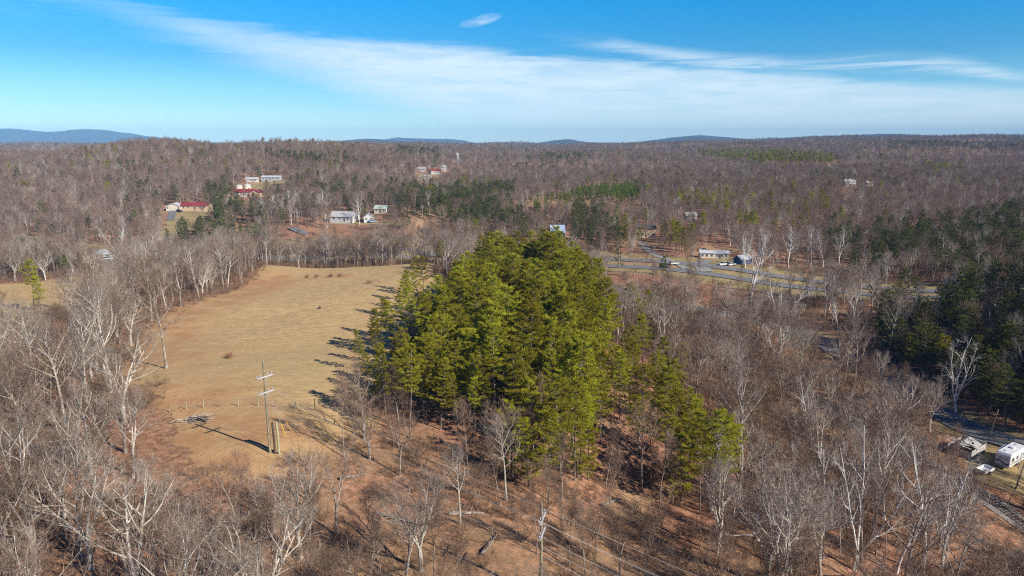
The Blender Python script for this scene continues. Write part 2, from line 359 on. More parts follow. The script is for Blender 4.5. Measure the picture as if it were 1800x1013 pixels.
link('ground', me, m, kind='structure')

# ------------------------------------------------------------------ far hills
def forest_far(name):
    m, t, b = material(name, 0.95); pos = t.new('ShaderNodeNewGeometry').outputs['Position']
    n = t.noise(pos, 0.02, 8, 0.75); n2 = t.noise(pos, 0.0016, 4, 0.6)
    c = t.mix(t.smooth(n, 0.36, 0.66), (0.035, 0.03, 0.026), (0.10, 0.08, 0.062)); c = t.mix(t.smooth(n2, 0.52, 0.66, 0, 0.6), c, (0.03, 0.042, 0.02))
    t.put(b.inputs['Base Color'], c); return m
HILLM = forest_far('far_forest')
def hill(name, Y, prof, depth, seed):
    """wooded ridge whose crest follows photo points, a real mound of the given depth"""
    g = np.random.default_rng(seed); pts = [at_y(px, py, Y) for px, py in prof]
    xs = np.array([p[0] for p in pts]); zs = np.array([p[2] for p in pts]); nx = 260; ny = 40
    X = np.linspace(xs[0], xs[-1], nx); Z = np.interp(X, xs, zs)
    for _ in range(4): Z[1:-1] = (Z[:-2] + 2 * Z[1:-1] + Z[2:]) / 4
    s = np.linspace(-1, 1, ny); V = []
    ph = g.uniform(0, 6.28, 12)
    for j in range(ny):
        wv = depth * 0.12 * (np.sin(X / depth * 5 + ph[0]) + np.sin(X / depth * 9 + ph[1]) * 0.6)
        f = (0.5 + 0.5 * np.cos(s[j] * math.pi)) ** 0.9
        rid = 1 + (1 - f) * f * 0.5 * (np.sin(X / depth * 14 + ph[2]) + 0.7 * np.sin(X / depth * 23 + ph[3] + s[j] * 3))
        zz = 20 + (Z - 20) * f * rid
        zz = zz + g.normal(0, 1, nx) * Y * 0.00022
        V.append(np.stack([X, Y + s[j] * depth + wv * (1 - f), zz], 1))
    mb = MB(); mb.add(np.vstack(V), [(j * nx + i, j * nx + i + 1, (j + 1) * nx + i + 1, (j + 1) * nx + i) for j in range(ny - 1) for i in range(nx - 1)])
    return mb.build(name, HILLM, smooth=True, kind='structure')
hill('hill', 9000, [(-500, 262), (-300, 240), (-120, 232), (-60, 236), (-20, 229), (20, 226), (50, 230), (85, 233), (120, 231), (160, 227), (190, 231), (230, 237), (262, 241), (290, 246), (340, 250), (420, 262)], 1700, 1)
hill('hill', 9400, [(600, 262), (670, 247), (700, 242), (712, 243), (740, 244), (790, 245), (815, 247), (830, 251), (855, 256), (900, 264)], 1000, 2)
hill('hill', 6500, [(460, 268), (530, 253), (600, 248), (645, 244), (680, 246), (730, 252), (790, 257), (900, 268)], 700, 3)
hill('hill', 7000, [(860, 268), (930, 254), (975, 247), (1002, 245), (1030, 250), (1080, 252), (1180, 254), (1300, 266)], 900, 4)
hill('hill', 7500, [(1040, 268), (1140, 248), (1190, 241), (1230, 238), (1270, 241), (1310, 245), (1360, 246), (1480, 250), (1560, 266)], 900, 5)
hill('hill', 7800, [(1260, 268), (1330, 247), (1400, 241), (1470, 239), (1560, 235), (1610, 238), (1680, 242), (1800, 244), (2000, 244), (2300, 262)], 800, 6)
hill('hill', 8300, [(200, 268), (330, 252), (480, 250), (560, 251), (660, 252), (860, 254), (1000, 255), (1160, 253), (1300, 262)], 900, 7)

# ------------------------------------------------------------------ roads and railway
ASPH = two_tone('asphalt', (0.15, 0.15, 0.155), (0.20, 0.20, 0.20), 0.5, 0.85, coord='Object')
GRAVEL = two_tone('gravel', (0.15, 0.125, 0.105), (0.30, 0.26, 0.225), 2.0, 0.95, coord='Object')
CONC = two_tone('pale_drive', (0.24, 0.23, 0.22), (0.33, 0.32, 0.30), 1.0, 0.9)
WPAINT = two_tone('road_paint', (0.75, 0.75, 0.72), (0.6, 0.6, 0.58), 2.0, 0.7)
YPAINT = two_tone('yellow_paint', (0.65, 0.42, 0.05), (0.5, 0.33, 0.05), 2.0, 0.7)
def offset(P, d):
    T = np.gradient(P, axis=0); T /= np.linalg.norm(T, axis=1)[:, None]; return P + d * np.stack([T[:, 1], -T[:, 0]], 1)
def strip(P, d0, d1, lift, n=3, zref=None):
    """a ribbon between two offsets of a line, lying on the terrain"""
    mb = MB(); rows = [offset(P, d0 + (d1 - d0) * k / n) for k in range(n + 1)]; Zc = height(P[:, 0], P[:, 1]) if zref is None else zref
    V = [np.stack([r[:, 0], r[:, 1], np.maximum(height(r[:, 0], r[:, 1]), Zc - 0.15) + lift], 1) for r in rows]; m_ = len(P)
    mb.add(np.vstack(V), [(k * m_ + i, (k + 1) * m_ + i, (k + 1) * m_ + i + 1, k * m_ + i + 1) for k in range(n) for i in range(m_ - 1)]); return mb
for a0_, a1_ in ((-13.5, -5.0), (5.0, 13.5)):
    strip(HIGHWAY, a0_, a1_, 0.30).build('road', ASPH, kind='structure')
    for e, mt in ((a0_ + 0.6, WPAINT if a0_ < 0 else YPAINT), (a1_ - 0.75, YPAINT if a0_ < 0 else WPAINT), ((a0_ + a1_) / 2 - 0.08, WPAINT)):
        strip(HIGHWAY, e, e + 0.17, 0.32, 1).build('road_marking', mt, kind='structure')
strip(ROAD, -3.3, 3.3, 0.2).build('road', ASPH, kind='structure')
for d in (-0.22, 0.1): strip(ROAD, d, d + 0.12, 0.225, 1).build('road_marking', YPAINT, kind='structure')
strip(DRIVE, -2.2, 2.2, 0.25).build('driveway', CONC, kind='structure'); strip(DRIVE2, -2.4, 2.4, 0.25).build('driveway', ASPH, kind='structure')
strip(LANE, -2.6, 2.6, 0.25).build('lane', ASPH, kind='structure'); strip(DRIVE3, -3.5, 3.5, 0.25).build('driveway', CONC, kind='structure')
strip(RAIL, -2.6, 2.6, 0.15).build('ballast', GRAVEL, kind='structure')
RUST = two_tone('rail_steel', (0.16, 0.10, 0.07), (0.30, 0.25, 0.22), 2.0, 0.5); TIE = two_tone('sleeper_wood', (0.07, 0.055, 0.045), (0.13, 0.10, 0.08), 1.5, 0.9)
rt = empty('railway_track', (0, 0, 0), 'single railway track with dark sleepers on gravel beside the white camper clearing', 'railway track')
RZ = height(RAIL[:, 0], RAIL[:, 1]) + 0.15
for d in (-0.72, 0.72):
    q = offset(RAIL, d); mb = MB()
    for (a, b_) in ((0.0, 0.035),):
        mb.tube(np.stack([q[:, 0], q[:, 1], RZ + 0.2], 1), 0.07, 4)
    mb.build('rail', RUST, rt)
mb = MB(); T_ = np.gradient(RAIL, axis=0); seg = np.linalg.norm(np.diff(RAIL, axis=0), axis=1); cum = np.concatenate([[0], np.cumsum(seg)])
for s_ in np.arange(0, 260, 0.62):
    x, y, z = (np.interp(s_, cum, q) for q in (RAIL[:, 0], RAIL[:, 1], RZ)); tx, ty = np.interp(s_, cum, T_[:, 0]), np.interp(s_, cum, T_[:, 1])
    mb.box((x, y, z + 0.02), (2.5, 0.24, 0.16), math.atan2(ty, tx) + R(90))
sl_ = mb.build('sleepers', TIE, rt); sl_['kind'] = 'stuff'

# ------------------------------------------------------------------ trees
def unit(v): return v / (np.linalg.norm(v) + 1e-9)
def bark(name, c1, c2, rand=0.18): return two_tone(name, c1, c2, 1.2, 0.9, (3, 3, 0.8), rand)
BARK = bark('bark_grey', (0.16, 0.13, 0.105), (0.40, 0.34, 0.28), 0.25); TWIG = bark('twig_brown', (0.125, 0.079, 0.056), (0.28, 0.19, 0.138), 0.38)
PALE = bark('bark_pale', (0.55, 0.52, 0.47), (0.80, 0.78, 0.73), 0.06); PTWIG = bark('twig_pale', (0.34, 0.30, 0.255), (0.55, 0.51, 0.45), 0.14)
MIDB = bark('bark_light_grey', (0.36, 0.315, 0.26), (0.62, 0.56, 0.48), 0.15); MTWIG = bark('twig_grey', (0.20, 0.155, 0.12), (0.40, 0.33, 0.27), 0.25)
PBARK = bark('pine_bark', (0.10, 0.075, 0.06), (0.26, 0.22, 0.19)); BRUSH = bark('brush_stem', (0.11, 0.07, 0.045), (0.30, 0.195, 0.12), 0.35)
def needles(name, c1, c2, rand=0.25):
    m = bpy.data.materials.new(name); m.use_nodes = True; t = NT(m.node_tree); t.n.clear()
    co = t.new('ShaderNodeTexCoord').outputs['Object']; n = t.noise(co, 0.9, 4, 0.6); oi = t.new('ShaderNodeObjectInfo')
    c = t.mix(t.smooth(n, 0.36, 0.64), c1, c2); h = t.new('ShaderNodeHueSaturation'); t.l.new(c, h.inputs['Color'])
    t.put(h.inputs['Value'], t.math('MULTIPLY_ADD', oi.outputs['Random'], 2 * rand, 1 - rand)); t.put(h.inputs['Hue'], t.math('MULTIPLY_ADD', oi.outputs['Random'], 0.03, 0.485))
    d = t.new('ShaderNodeBsdfDiffuse'); tr = t.new('ShaderNodeBsdfTranslucent'); mx = t.new('ShaderNodeMixShader'); mx.inputs[0].default_value = 0.22
    t.l.new(h.outputs[0], d.inputs[0]); t.l.new(h.outputs[0], tr.inputs[0]); t.l.new(d.outputs[0], mx.inputs[1]); t.l.new(tr.outputs[0], mx.inputs[2])
    t.l.new(mx.outputs[0], t.new('ShaderNodeOutputMaterial').inputs[0]); return m
NEED = needles('needles_yellow_green', (0.20, 0.195, 0.014), (0.41, 0.37, 0.033), 0.33); DARK = needles('needles_dark_green', (0.06, 0.082, 0.024), (0.19, 0.185, 0.04))
FRESH = needles('needles_fresh_green', (0.13, 0.19, 0.015), (0.26, 0.31, 0.025))

def curve_pts(p, d, L, n, g, up, wob):
    pts = [p]; d = unit(d)
    for k in range(n):
        d = unit(d + np.array([0, 0, up / n]) + g.normal(0, wob, 3)); p = p + d * L / n; pts.append(p)
    return np.array(pts), d
def perp(d, g):
    a = unit(np.cross(d, g.normal(0, 1, 3))); return a
def bare_tree(seed, H, r0, base=0.35, n1=14, spread=0.42, fork=1, n2=6, n3=5, n4=3, ang=(38, 62), tw=0.024, wob=0.10, twl=1.0):
    g = np.random.default_rng(seed); tk = MB(); cr = MB(); twigs = []
    leaders = []
    if fork == 1:
        P, _ = curve_pts(np.array([0, 0, -0.3]), np.array([g.normal(0, .05), g.normal(0, .05), 1]), H * 0.93, 10, g, 0.25, wob * 0.45); leaders = [(P, r0, base)]
        tk.tube(P, r0 * np.linspace(1, 0.10, 11) ** 1.1 * np.array([1.25] + [1] * 10), 7)
    else:
        hf = H * base * g.uniform(0.55, 0.95); P, d = curve_pts(np.array([0, 0, -0.3]), np.array([g.normal(0, .06), g.normal(0, .06), 1]), hf, 4, g, 0.1, wob * 0.3)
        tk.tube(P, r0 * np.array([1.25, 1, .95, .92, .9]), 8); a0 = g.uniform(0, 6.28)
        for k in range(fork):
            a = a0 + k * 6.283 / fork + g.normal(0, .3); tl_ = R(g.uniform(14, 30)); dd = np.array([math.sin(tl_) * math.cos(a), math.sin(tl_) * math.sin(a), math.cos(tl_)])
            Q, _ = curve_pts(P[-1], dd, (H - hf) * g.uniform(0.8, 1.02), 9, g, 0.25, wob * 0.7); rk = r0 * (0.72 if fork == 2 else 0.6)
            tk.tube(Q, rk * np.linspace(1, 0.12, 10), 6); leaders.append((Q, rk, 0.12))
    for (P, rl, b0) in leaders:
        cnt = max(4, int(n1 / len(leaders) ** 0.6)); az_ = g.uniform(0, 6.28)
        for i in range(cnt):
            f = b0 + (0.97 - b0) * ((i + g.uniform(0.1, .9)) / cnt); k = f * (len(P) - 1); ki = min(int(k), len(P) - 2); p = P[ki] + (P[ki + 1] - P[ki]) * (k - ki)
            az_ += 2.4 + g.normal(0, .35); th_ = R(g.uniform(*ang)) * (1.1 - 0.45 * f)
            axis = unit(P[ki + 1] - P[ki]); e1 = unit(np.cross(axis, [0.3, 0.9, 0.1])); e2_ = np.cross(axis, e1)
            d = axis * math.cos(th_) + math.sin(th_) * (e1 * math.cos(az_) + e2_ * math.sin(az_))
            ff = (f - b0) / (1 - b0); L1 = H * spread * (0.45 + 0.75 * math.sin(math.pi * min(1, 0.25 + 0.7 * ff))) * (1 - 0.55 * ff) * g.uniform(0.75, 1.15) / len(leaders) ** 0.3
            r1 = min(rl * 0.45, rl * (1 - f * 0.85) * 0.55 + 0.02); Q, _ = curve_pts(p, d, L1, 6, g, 0.45, wob)
            (tk if r1 > 0.055 else cr).tube(Q, r1 * np.linspace(1, 0.22, 7), 5, False)
            for j in range(n2):
                f2 = 0.2 + 0.8 * (j + g.uniform(.2, .8)) / n2; k2 = f2 * 6; a2 = min(int(k2), 5); p2 = Q[a2] + (Q[a2 + 1] - Q[a2]) * (k2 - a2); ax = unit(Q[a2 + 1] - Q[a2])
                d2 = unit(ax * 0.75 + perp(ax, g) * g.uniform(.5, .95) + np.array([0, 0, 0.12])); L2 = L1 * g.uniform(.32, .52) * (1.1 - 0.5 * f2) + 0.4; r2 = max(0.017, r1 * 0.42 * (1.1 - 0.5 * f2))
                Q2, _ = curve_pts(p2, d2, L2, 4, g, 0.4, wob * 1.4); cr.tube(Q2, r2 * np.linspace(1, 0.35, 5), 3, False)
                for l in range(n3):
                    f3 = 0.15 + 0.85 * (l + g.uniform(.1, .9)) / n3; k3 = f3 * 4; a3 = min(int(k3), 3); p3 = Q2[a3] + (Q2[a3 + 1] - Q2[a3]) * (k3 - a3); ax3 = unit(Q2[a3 + 1] - Q2[a3])
                    d3 = unit(ax3 * 0.7 + perp(ax3, g) * g.uniform(.5, 1.0) + np.array([0, 0, 0.15])); L3 = (L2 * g.uniform(.3, .5) + 0.35) * twl; Q3, _ = curve_pts(p3, d3, L3, 2, g, 0.25, wob * 1.5)
                    wv = perp(d3, g) * max(0.013, r2 * 0.5)
                    twigs.append([Q3[0] - wv, Q3[0] + wv, Q3[1] + wv * .75]); twigs.append([Q3[0] - wv, Q3[1] + wv * .75, Q3[1] - wv * .75]); twigs.append([Q3[1] - wv * .75, Q3[1] + wv * .75, Q3[2]])
                    for q in range(n4):
                        f4 = g.uniform(.1, 1); p4 = Q3[0] + (Q3[2] - Q3[0]) * f4 if f4 > .5 else Q3[0] + (Q3[1] - Q3[0]) * f4 * 2
                        d4 = unit(d3 * .6 + g.normal(0, .6, 3) + np.array([0, 0, .15])); wv4 = perp(d4, g) * tw * 0.5
                        twigs.append([p4 - wv4, p4 + wv4, p4 + d4 * g.uniform(.45, 1.0) * twl])
    cr.tris(np.array(twigs)); return tk, cr
def pine_tree(seed, H, r0, base=0.42, nb=58, rad=2.5, clumps=9, blades=14, bl=0.36, bw=0.062, droop=0.0, conic=0.42):
    g = np.random.default_rng(seed); tk = MB(); cr = MB(); T = []
    P, _ = curve_pts(np.array([0, 0, -0.3]), np.array([g.normal(0, .05), g.normal(0, .05), 1]), H, 9, g, 0.2, 0.03)
    tk.tube(P, r0 * np.linspace(1.05, 0.12, 10), 6)
    for k in range(12):                                   # dead stubs on the bare lower trunk
        f = g.uniform(0.3 * base, base); p = P[0] + (P[-1] - P[0]) * f; a = g.uniform(0, 6.28); d = np.array([math.cos(a), math.sin(a), g.uniform(-.1, .3)])
        tk.tube(np.array([p, p + d * g.uniform(.4, 1.3)]), [0.025, 0.01], 3, False)
    az_ = g.uniform(0, 6.28); nwh = max(8, nb // 4)
    for wk in range(nwh):
        fw = (wk + g.uniform(.2, .8)) / nwh; m_ = int(g.integers(3, 6))
        for q in range(m_):
            ff = min(.99, max(0, fw + g.normal(0, .012))); f = base + (1 - base) * ff; k = f * 9; ki = min(int(k), 8); p = P[ki] + (P[ki + 1] - P[ki]) * (k - ki); a = az_ + q * 6.283 / m_ + g.normal(0, .25)
            L = rad * (1 - ff) ** conic * g.choice([.5, .8, 1.0, 1.25], p=[.2, .35, .3, .15]) * (0.85 + .3 * math.sin(a + seed)) * min(1, 0.5 + ff * 1.8) + 0.35
            el_ = R(g.uniform(-10, 12) + 42 * ff ** 1.5 - droop); d = np.array([math.cos(a) * math.cos(el_), math.sin(a) * math.cos(el_), math.sin(el_)]); Q, dd = curve_pts(p, d, L, 4, g, 0.28, .07)
            tk.tube(Q, np.linspace(.04, .012, 5), 3, False); lat = unit(np.cross(dd, [0, 0, 1]))
            nc_ = max(4, int(clumps * (0.35 + L / rad) * 1.25))
            for j in range(nc_):
                fq = 1 - 0.78 * (j / nc_) ** 1.2 * g.uniform(.75, 1); kk = fq * 4; e = min(int(kk), 3); sd = g.choice([-1, 1]) * g.uniform(0, .42) * L * (1.15 - fq * .75)
                c_ = Q[e] + (Q[e + 1] - Q[e]) * (kk - e) + lat * sd + np.array([0, 0, g.uniform(-.03, .06) + abs(sd) * .08])
                D = g.normal(0, 1, (blades, 3)) * [.8, .8, .32] + dd * .75 + lat * np.sign(sd) * .45 + np.array([0, 0, .34]); D /= np.linalg.norm(D, axis=1)[:, None]
                Wv = np.cross(D, g.normal(0, 1, (blades, 3))); Wv *= (bw * .5 * g.uniform(.7, 1.3, blades) / (np.linalg.norm(Wv, axis=1) + 1e-9))[:, None]
                Ln = bl * g.uniform(.55, 1.25, blades)[:, None]; b_ = c_ + g.normal(0, 1, (blades, 3)) * [.12, .12, .05]
                T.append(np.stack([b_ - Wv, b_ + Wv, b_ + D * Ln], 1)); T.append(np.stack([b_ - Wv * 1.2 + D * Ln * .25, b_ + Wv * 1.2 + D * Ln * .35, b_ + D * Ln * .2 + np.cross(D, Wv) * 3.0], 1))
        az_ += 0.9 + g.normal(0, .3)
    cr.tris(np.vstack(T)); return tk, cr
def brush(seed, H, n=9):
    g = np.random.default_rng(seed); mb = MB(); tw = []
    for k in range(n):
        a = g.uniform(0, 6.28); r = g.uniform(0, .5); d = np.array([math.cos(a) * .45, math.sin(a) * .45, 1]) + g.normal(0, .15, 3)
        Q, dd = curve_pts(np.array([r * math.cos(a), r * math.sin(a), -.1]), d, H * g.uniform(.6, 1.05), 4, g, .1, .14); mb.tube(Q, np.linspace(.028, .01, 5), 3, False)
        for j in range(16):
            f = g.uniform(.2, 1) * 4; i = min(int(f), 3); p = Q[i] + (Q[i + 1] - Q[i]) * (f - i); d2 = unit(dd * .6 + g.normal(0, .6, 3) + [0, 0, .2]); L = H * g.uniform(.12, .32); wv = perp(d2, g) * .011; tip = p + d2 * L
            tw.append([p - wv, p + wv, tip])
            for q in range(4):
                p3 = p + d2 * L * g.uniform(.2, 1); d3 = unit(d2 * .6 + g.normal(0, .6, 3)); w3 = perp(d3, g) * .009; tw.append([p3 - w3, p3 + w3, p3 + d3 * L * g.uniform(.3, .6)])
    mb.tris(np.array(tw)); return mb

PROTO = {}
def proto(kind, parts, H): PROTO.setdefault(kind, []).append((parts, H))
def mk(name, mb, mat):
    me = mb.mesh(name); me.materials.append(mat); return me
for i, (H, r0, kw) in enumerate([(17, .27, dict(fork=1, base=.34)), (16, .28, dict(fork=2, base=.42)), (15, .26, dict(fork=3, base=.36)), (18, .25, dict(fork=1, base=.42, spread=.34)), (16, .24, dict(fork=2, base=.5, spread=.36)), (14, .3, dict(fork=4, base=.4, spread=.5, n1=20))]):
    tk, cr = bare_tree(20 + i, H, r0, **kw); proto('bare', [('trunk', mk('trunk', tk, MIDB if i in (1, 3, 5) else BARK)), ('crown', mk('crown', cr, MTWIG if i in (1, 3, 5) else TWIG))], H)
for i, (H, r0, kw) in enumerate([(12, .11, dict(base=.4, spread=.24, n1=13, n2=5, n3=4, n4=4, ang=(25, 48))), (13, .12, dict(base=.5, spread=.22, n1=12, n2=5, n3=4, n4=4, ang=(25, 50))), (10, .10, dict(base=.3, spread=.3, n1=13, n2=5, n3=4, n4=4, ang=(30, 55), fork=2))]):
    tk, cr = bare_tree(40 + i, H, r0, **kw); proto('slender', [('trunk', mk('trunk', tk, BARK)), ('crown', mk('crown', cr, TWIG))], H)
for i, (H, r0, kw) in enumerate([(20, .28, dict(fork=1, base=.34, spread=.32, n1=15)), (19, .30, dict(fork=2, base=.3, spread=.34)), (19, .30, dict(fork=3, base=.16, spread=.3)), (17, .24, dict(fork=1, base=.25, spread=.26, n1=15, ang=(28, 45)))]):
    tk, cr = bare_tree(60 + i, H, r0, n2=6, n3=4, n4=2, tw=.019, wob=.10, **kw); proto('sycamore', [('trunk', mk('trunk', tk, PALE)), ('crown', mk('crown', cr, PTWIG))], H)
for i, (H, kw) in enumerate([(15, dict(rad=3.1)), (16.5, dict(rad=3.4, base=.5)), (14, dict(base=.34, rad=2.9)), (17, dict(base=.52, rad=3.2)), (12.5, dict(base=.16, rad=3.0)), (15.5, dict(base=.45, rad=2.7, nb=44)), (13.5, dict(base=.4, rad=3.3, nb=50))]):
    tk, cr = pine_tree(80 + i, H, .16, **kw); proto('pine', [('trunk', mk('trunk', tk, PBARK)), ('crown', mk('crown', cr, NEED))], H)
for i, (H, kw) in enumerate([(14, dict(base=.24, rad=3.6, conic=.42)), (12, dict(base=.18, rad=3.3, conic=.45)), (15, dict(base=.36, rad=3.7, conic=.38))]):
    tk, cr = pine_tree(90 + i, H, .17, nb=56, blades=11, bl=.4, bw=.075, **kw); proto('dark', [('trunk', mk('trunk', tk, PBARK)), ('crown', mk('crown', cr, DARK))], H)
for i, (H, kw) in enumerate([(9, dict(base=.08, rad=2.2, conic=.9)), (8, dict(base=.08, rad=2.0, conic=.9))]):
    tk, cr = pine_tree(95 + i, H, .12, nb=44, **kw); proto('fresh', [('trunk', mk('trunk', tk, PBARK)), ('crown', mk('crown', cr, FRESH))], H)
for i, H in enumerate((2.6, 3.4, 2.0)): proto('brush', [('brush', mk('brush', brush(110 + i, H), BRUSH))], H)
NAMES = {'bare': ('bare_tree', 'bare tree'), 'slender': ('sapling', 'young tree'), 'sycamore': ('sycamore_tree', 'sycamore tree'), 'pine': ('pine_tree', 'pine tree'), 'dark': ('dark_pine_tree', 'evergreen tree'), 'fresh': ('young_pine_tree', 'young pine'), 'brush': ('shrub', 'shrub')}
SOURCE = {}
def plant(kind, vi, x, y, scale, rz, label, group):
    parts, H = PROTO[kind][vi]; nm, cat = NAMES[kind]; z = h1(x, y)
    root = empty(nm, (x, y, z), label, cat, group, rz); root.scale = (scale[0], scale[0], scale[1]) if isinstance(scale, tuple) else (scale,) * 3
    for pn, me_ in parts: o = bpy.data.objects.new(pn, me_); COL.objects.link(o); o.parent = root; SOURCE.setdefault((kind, vi), []).append(o) if len(SOURCE.get((kind, vi), [])) < len(parts) else None
    return root
def single(x, py_top, y):
    """height of a thing at x,y whose top shows at photo row py_top"""
    z = h1(x, y); lo, hi = 0.2, 60
    for _ in range(40):
        mdl = (lo + hi) / 2; lo, hi = (mdl, hi) if proj(x, y, z + mdl)[1] > py_top else (lo, mdl)
    return lo

# --- things that keep sight lines open: (photo box, distance)
SIGHT = []
def keep(x0, y0, x1, y1, Y, p=0.85): SIGHT.append((x0, y0, x1, y1, Y, p))

TREES = []       # (kind, variant, x, y, scale, rz, z, dist, label, group) for every tree
def put(kind, x, y, s=1.0, vi=None, label=None, group=None, pri=False):
    vi = int(rng.integers(len(PROTO[kind]))) if vi is None else vi
    TREES.append([kind, vi, x, y, s, rng.uniform(0, 6.28), label, group, pri])
def hand(kind, px, pyb, pyt, label, vi=None, group=None):
    x, y = ground(px, pyb); vi = int(rng.integers(len(PROTO[kind]))) if vi is None else vi
    put(kind, x, y, single(x, pyt, y) / (PROTO[kind][vi][1] * 0.97), vi, label, group, True)
exec_hand = [
 ('bare', 640, 772, 640, 'round crowned grey tree left of the pine grove front, above the wires', 0),
 ('bare', 66, 1003, 752, 'big pale tree with raised limbs in the bottom left corner', 1),
 ('bare', 160, 1000, 800, 'pale crooked tree right of the big one in the bottom left corner', 5),
 ('bare', 235, 840, 690, 'pale wide tree in the left wood below the field edge', 1),
 ('bare', 195, 690, 480, 'tallest pale tree of the left wood beside the field', 3),
 ('bare', 120, 760, 560, 'pale tall tree deep in the left wood', 3),
 ('bare', 425, 1003, 800, 'dark limbed tree at the bottom edge below the field power pole', 2),
 ('bare', 590, 940, 775, 'thin grey forked tree at the foot of the tan field', 4),
 ('bare', 540, 880, 800, 'small dark twiggy tree just below the tan field', 2),
 ('bare', 740, 1005, 835, 'pale spreading tree at the bottom edge left of the second power pole', 5),
 ('bare', 300, 1000, 850, 'pale many-limbed tree at the bottom edge below the left wood', 5),
 ('slender', 1068, 905, 790, 'thin grey tree beside the bare sandy patch', 0),
 ('slender', 1158, 900, 760, 'tall thin tree right of the bare sandy patch', 1),
 ('slender', 965, 905, 800, 'thin tree at the grove front just above the second power pole', 1),
 ('bare', 292, 648, 492, 'lone grey tree with wide low limbs standing in the left edge of the tan field', 0),
 ('sycamore', 1318, 566, 405, 'tallest white sycamore, standing between the small road and the highway', 0),
 ('sycamore', 1372, 592, 476, 'white sycamore with a full fan of branches right of the tallest one', 2),
 ('sycamore', 1362, 655, 560, 'white sycamore leaning beside the railway cutting in the valley', 1),
 ('sycamore', 1412, 554, 488, 'white sycamore trunk close below the highway median', 3),
 ('sycamore', 1457, 545, 478, 'slim white sycamore just below the far lane of the highway', 3),
 ('sycamore', 1495, 596, 503, 'pale sycamore at the left edge of the dark pine stand', 0),
 ('sycamore', 1473, 581, 522, 'short pale sycamore before the dark pine stand', 3),
 ('sycamore', 1254, 556, 488, 'left of two thin white sycamores beside the small road', 3),
 ('sycamore', 1283, 560, 490, 'right of two thin white sycamores beside the small road', 3),
 ('sycamore', 1173, 521, 480, 'small white sycamore below the dark car on the highway', 1),
 ('sycamore', 1425, 790, 662, 'broad white sycamore with spreading limbs above the valley thicket', 2),
 ('sycamore', 1535, 792, 680, 'white sycamore right of the broad one in the valley thicket', 2),
 ('sycamore', 1680, 725, 588, 'big white sycamore lit against the dark slope by the small road', 2),
 ('sycamore', 1310, 470, 402, 'white sycamore beside the blue shed across the highway', 2),
 ('sycamore', 1385, 470, 394, 'leftmost white sycamore in the row behind the highway', 1),
 ('sycamore', 1425, 468, 399, 'second white sycamore in the row behind the highway', 0),
 ('sycamore', 1447, 470, 401, 'third white sycamore in the row behind the highway', 3),
 ('sycamore', 1474, 468, 397, 'tallest spreading white sycamore at the right of the row behind the highway', 1),
 ('sycamore', 1512, 446, 402, 'small white sycamore at the right end of the row behind the highway', 3),
 ('sycamore', 1500, 1002, 760, 'tall many-stemmed white sycamore at the bottom right', 2),
 ('sycamore', 1440, 985, 800, 'white sycamore just left of the many-stemmed one at the bottom right', 1),
 ('sycamore', 1575, 1008, 800, 'slim white sycamore right of the many-stemmed one at the bottom', 3),
 ('sycamore', 1620, 1008, 790, 'white sycamore with two trunks near the bottom right track', 1),
 ('sycamore', 1655, 1000, 800, 'thin white sycamore nearest the railway track', 3),
 ('sycamore', 1395, 900, 780, 'small white sycamore in the brown thicket below the railway cutting', 0),
 ('sycamore', 1250, 900, 760, 'pale sycamore beside the yellow green pines at the lower right', 0),
 ('sycamore', 212, 458, 388, 'bright white many-stemmed sycamore beside the highway on the left', 2),
 ('sycamore', 278, 452, 412, 'white sycamore with raised arms right of the bright one', 1),
 ('sycamore', 322, 456, 424, 'small white sycamore behind the left wood', 0),
 ('sycamore', 80, 492, 440, 'pale forked sycamore behind the far left field', 1),
 ('sycamore', 1145, 560, 505, 'white sycamore at the right side of the central pine grove', 1),
 ('sycamore', 1108, 530, 490, 'small pale sycamore against the right flank of the pine grove', 0),
 ('sycamore', 780, 470, 405, 'pale grey sycamore rising behind the top left of the pine grove', 0),
]
for k_, px, pb, pt, lb, vi in exec_hand: hand(k_, px, pb, pt, lb, vi)
for px, pb, pt in ((395, 372, 338), (465, 388, 345), (478, 384, 342), (492, 386, 338), (512, 380, 336), (530, 376, 330), (548, 378, 334), (565, 380, 332), (572, 384, 336), (640, 380, 352), (655, 330, 305), (665, 322, 296), (828, 322, 296), (845, 324, 298), (862, 322, 300), (745, 350, 330), (600, 350, 322), (632, 395, 350)):
    hand('sycamore', px, pb, pt, 'pale bare sycamore in the far wood around the hillside houses', None, 'pale sycamores in the far wood')
for px, pb, pt, lb in ((377, 398, 350, 'dark evergreen right of the red roofed ranch house'), (392, 400, 356, 'tall dark evergreen between the two red roofed houses'), (368, 420, 384, 'dark evergreen on the lawn edge below the ranch house'), (345, 352, 330, 'dark round evergreen behind the ranch house'), (420, 372, 338, 'dark evergreen just below the upper red roofed house'),
                       (115, 488, 456, 'dark round cedar behind the far left field'), (762, 304, 276, 'tall dark fir beside the farthest red roof'), (640, 390, 354, 'brownish evergreen beside the grey roofed house'), (760, 425, 402, 'near black bush at the foot of the red bank'), (1175, 500, 478, 'dark bush beside the highway below the dark car'), (1575, 560, 515, 'slim dark cedar right of the highway end')):
    hand('dark', px, pb, pt, lb)

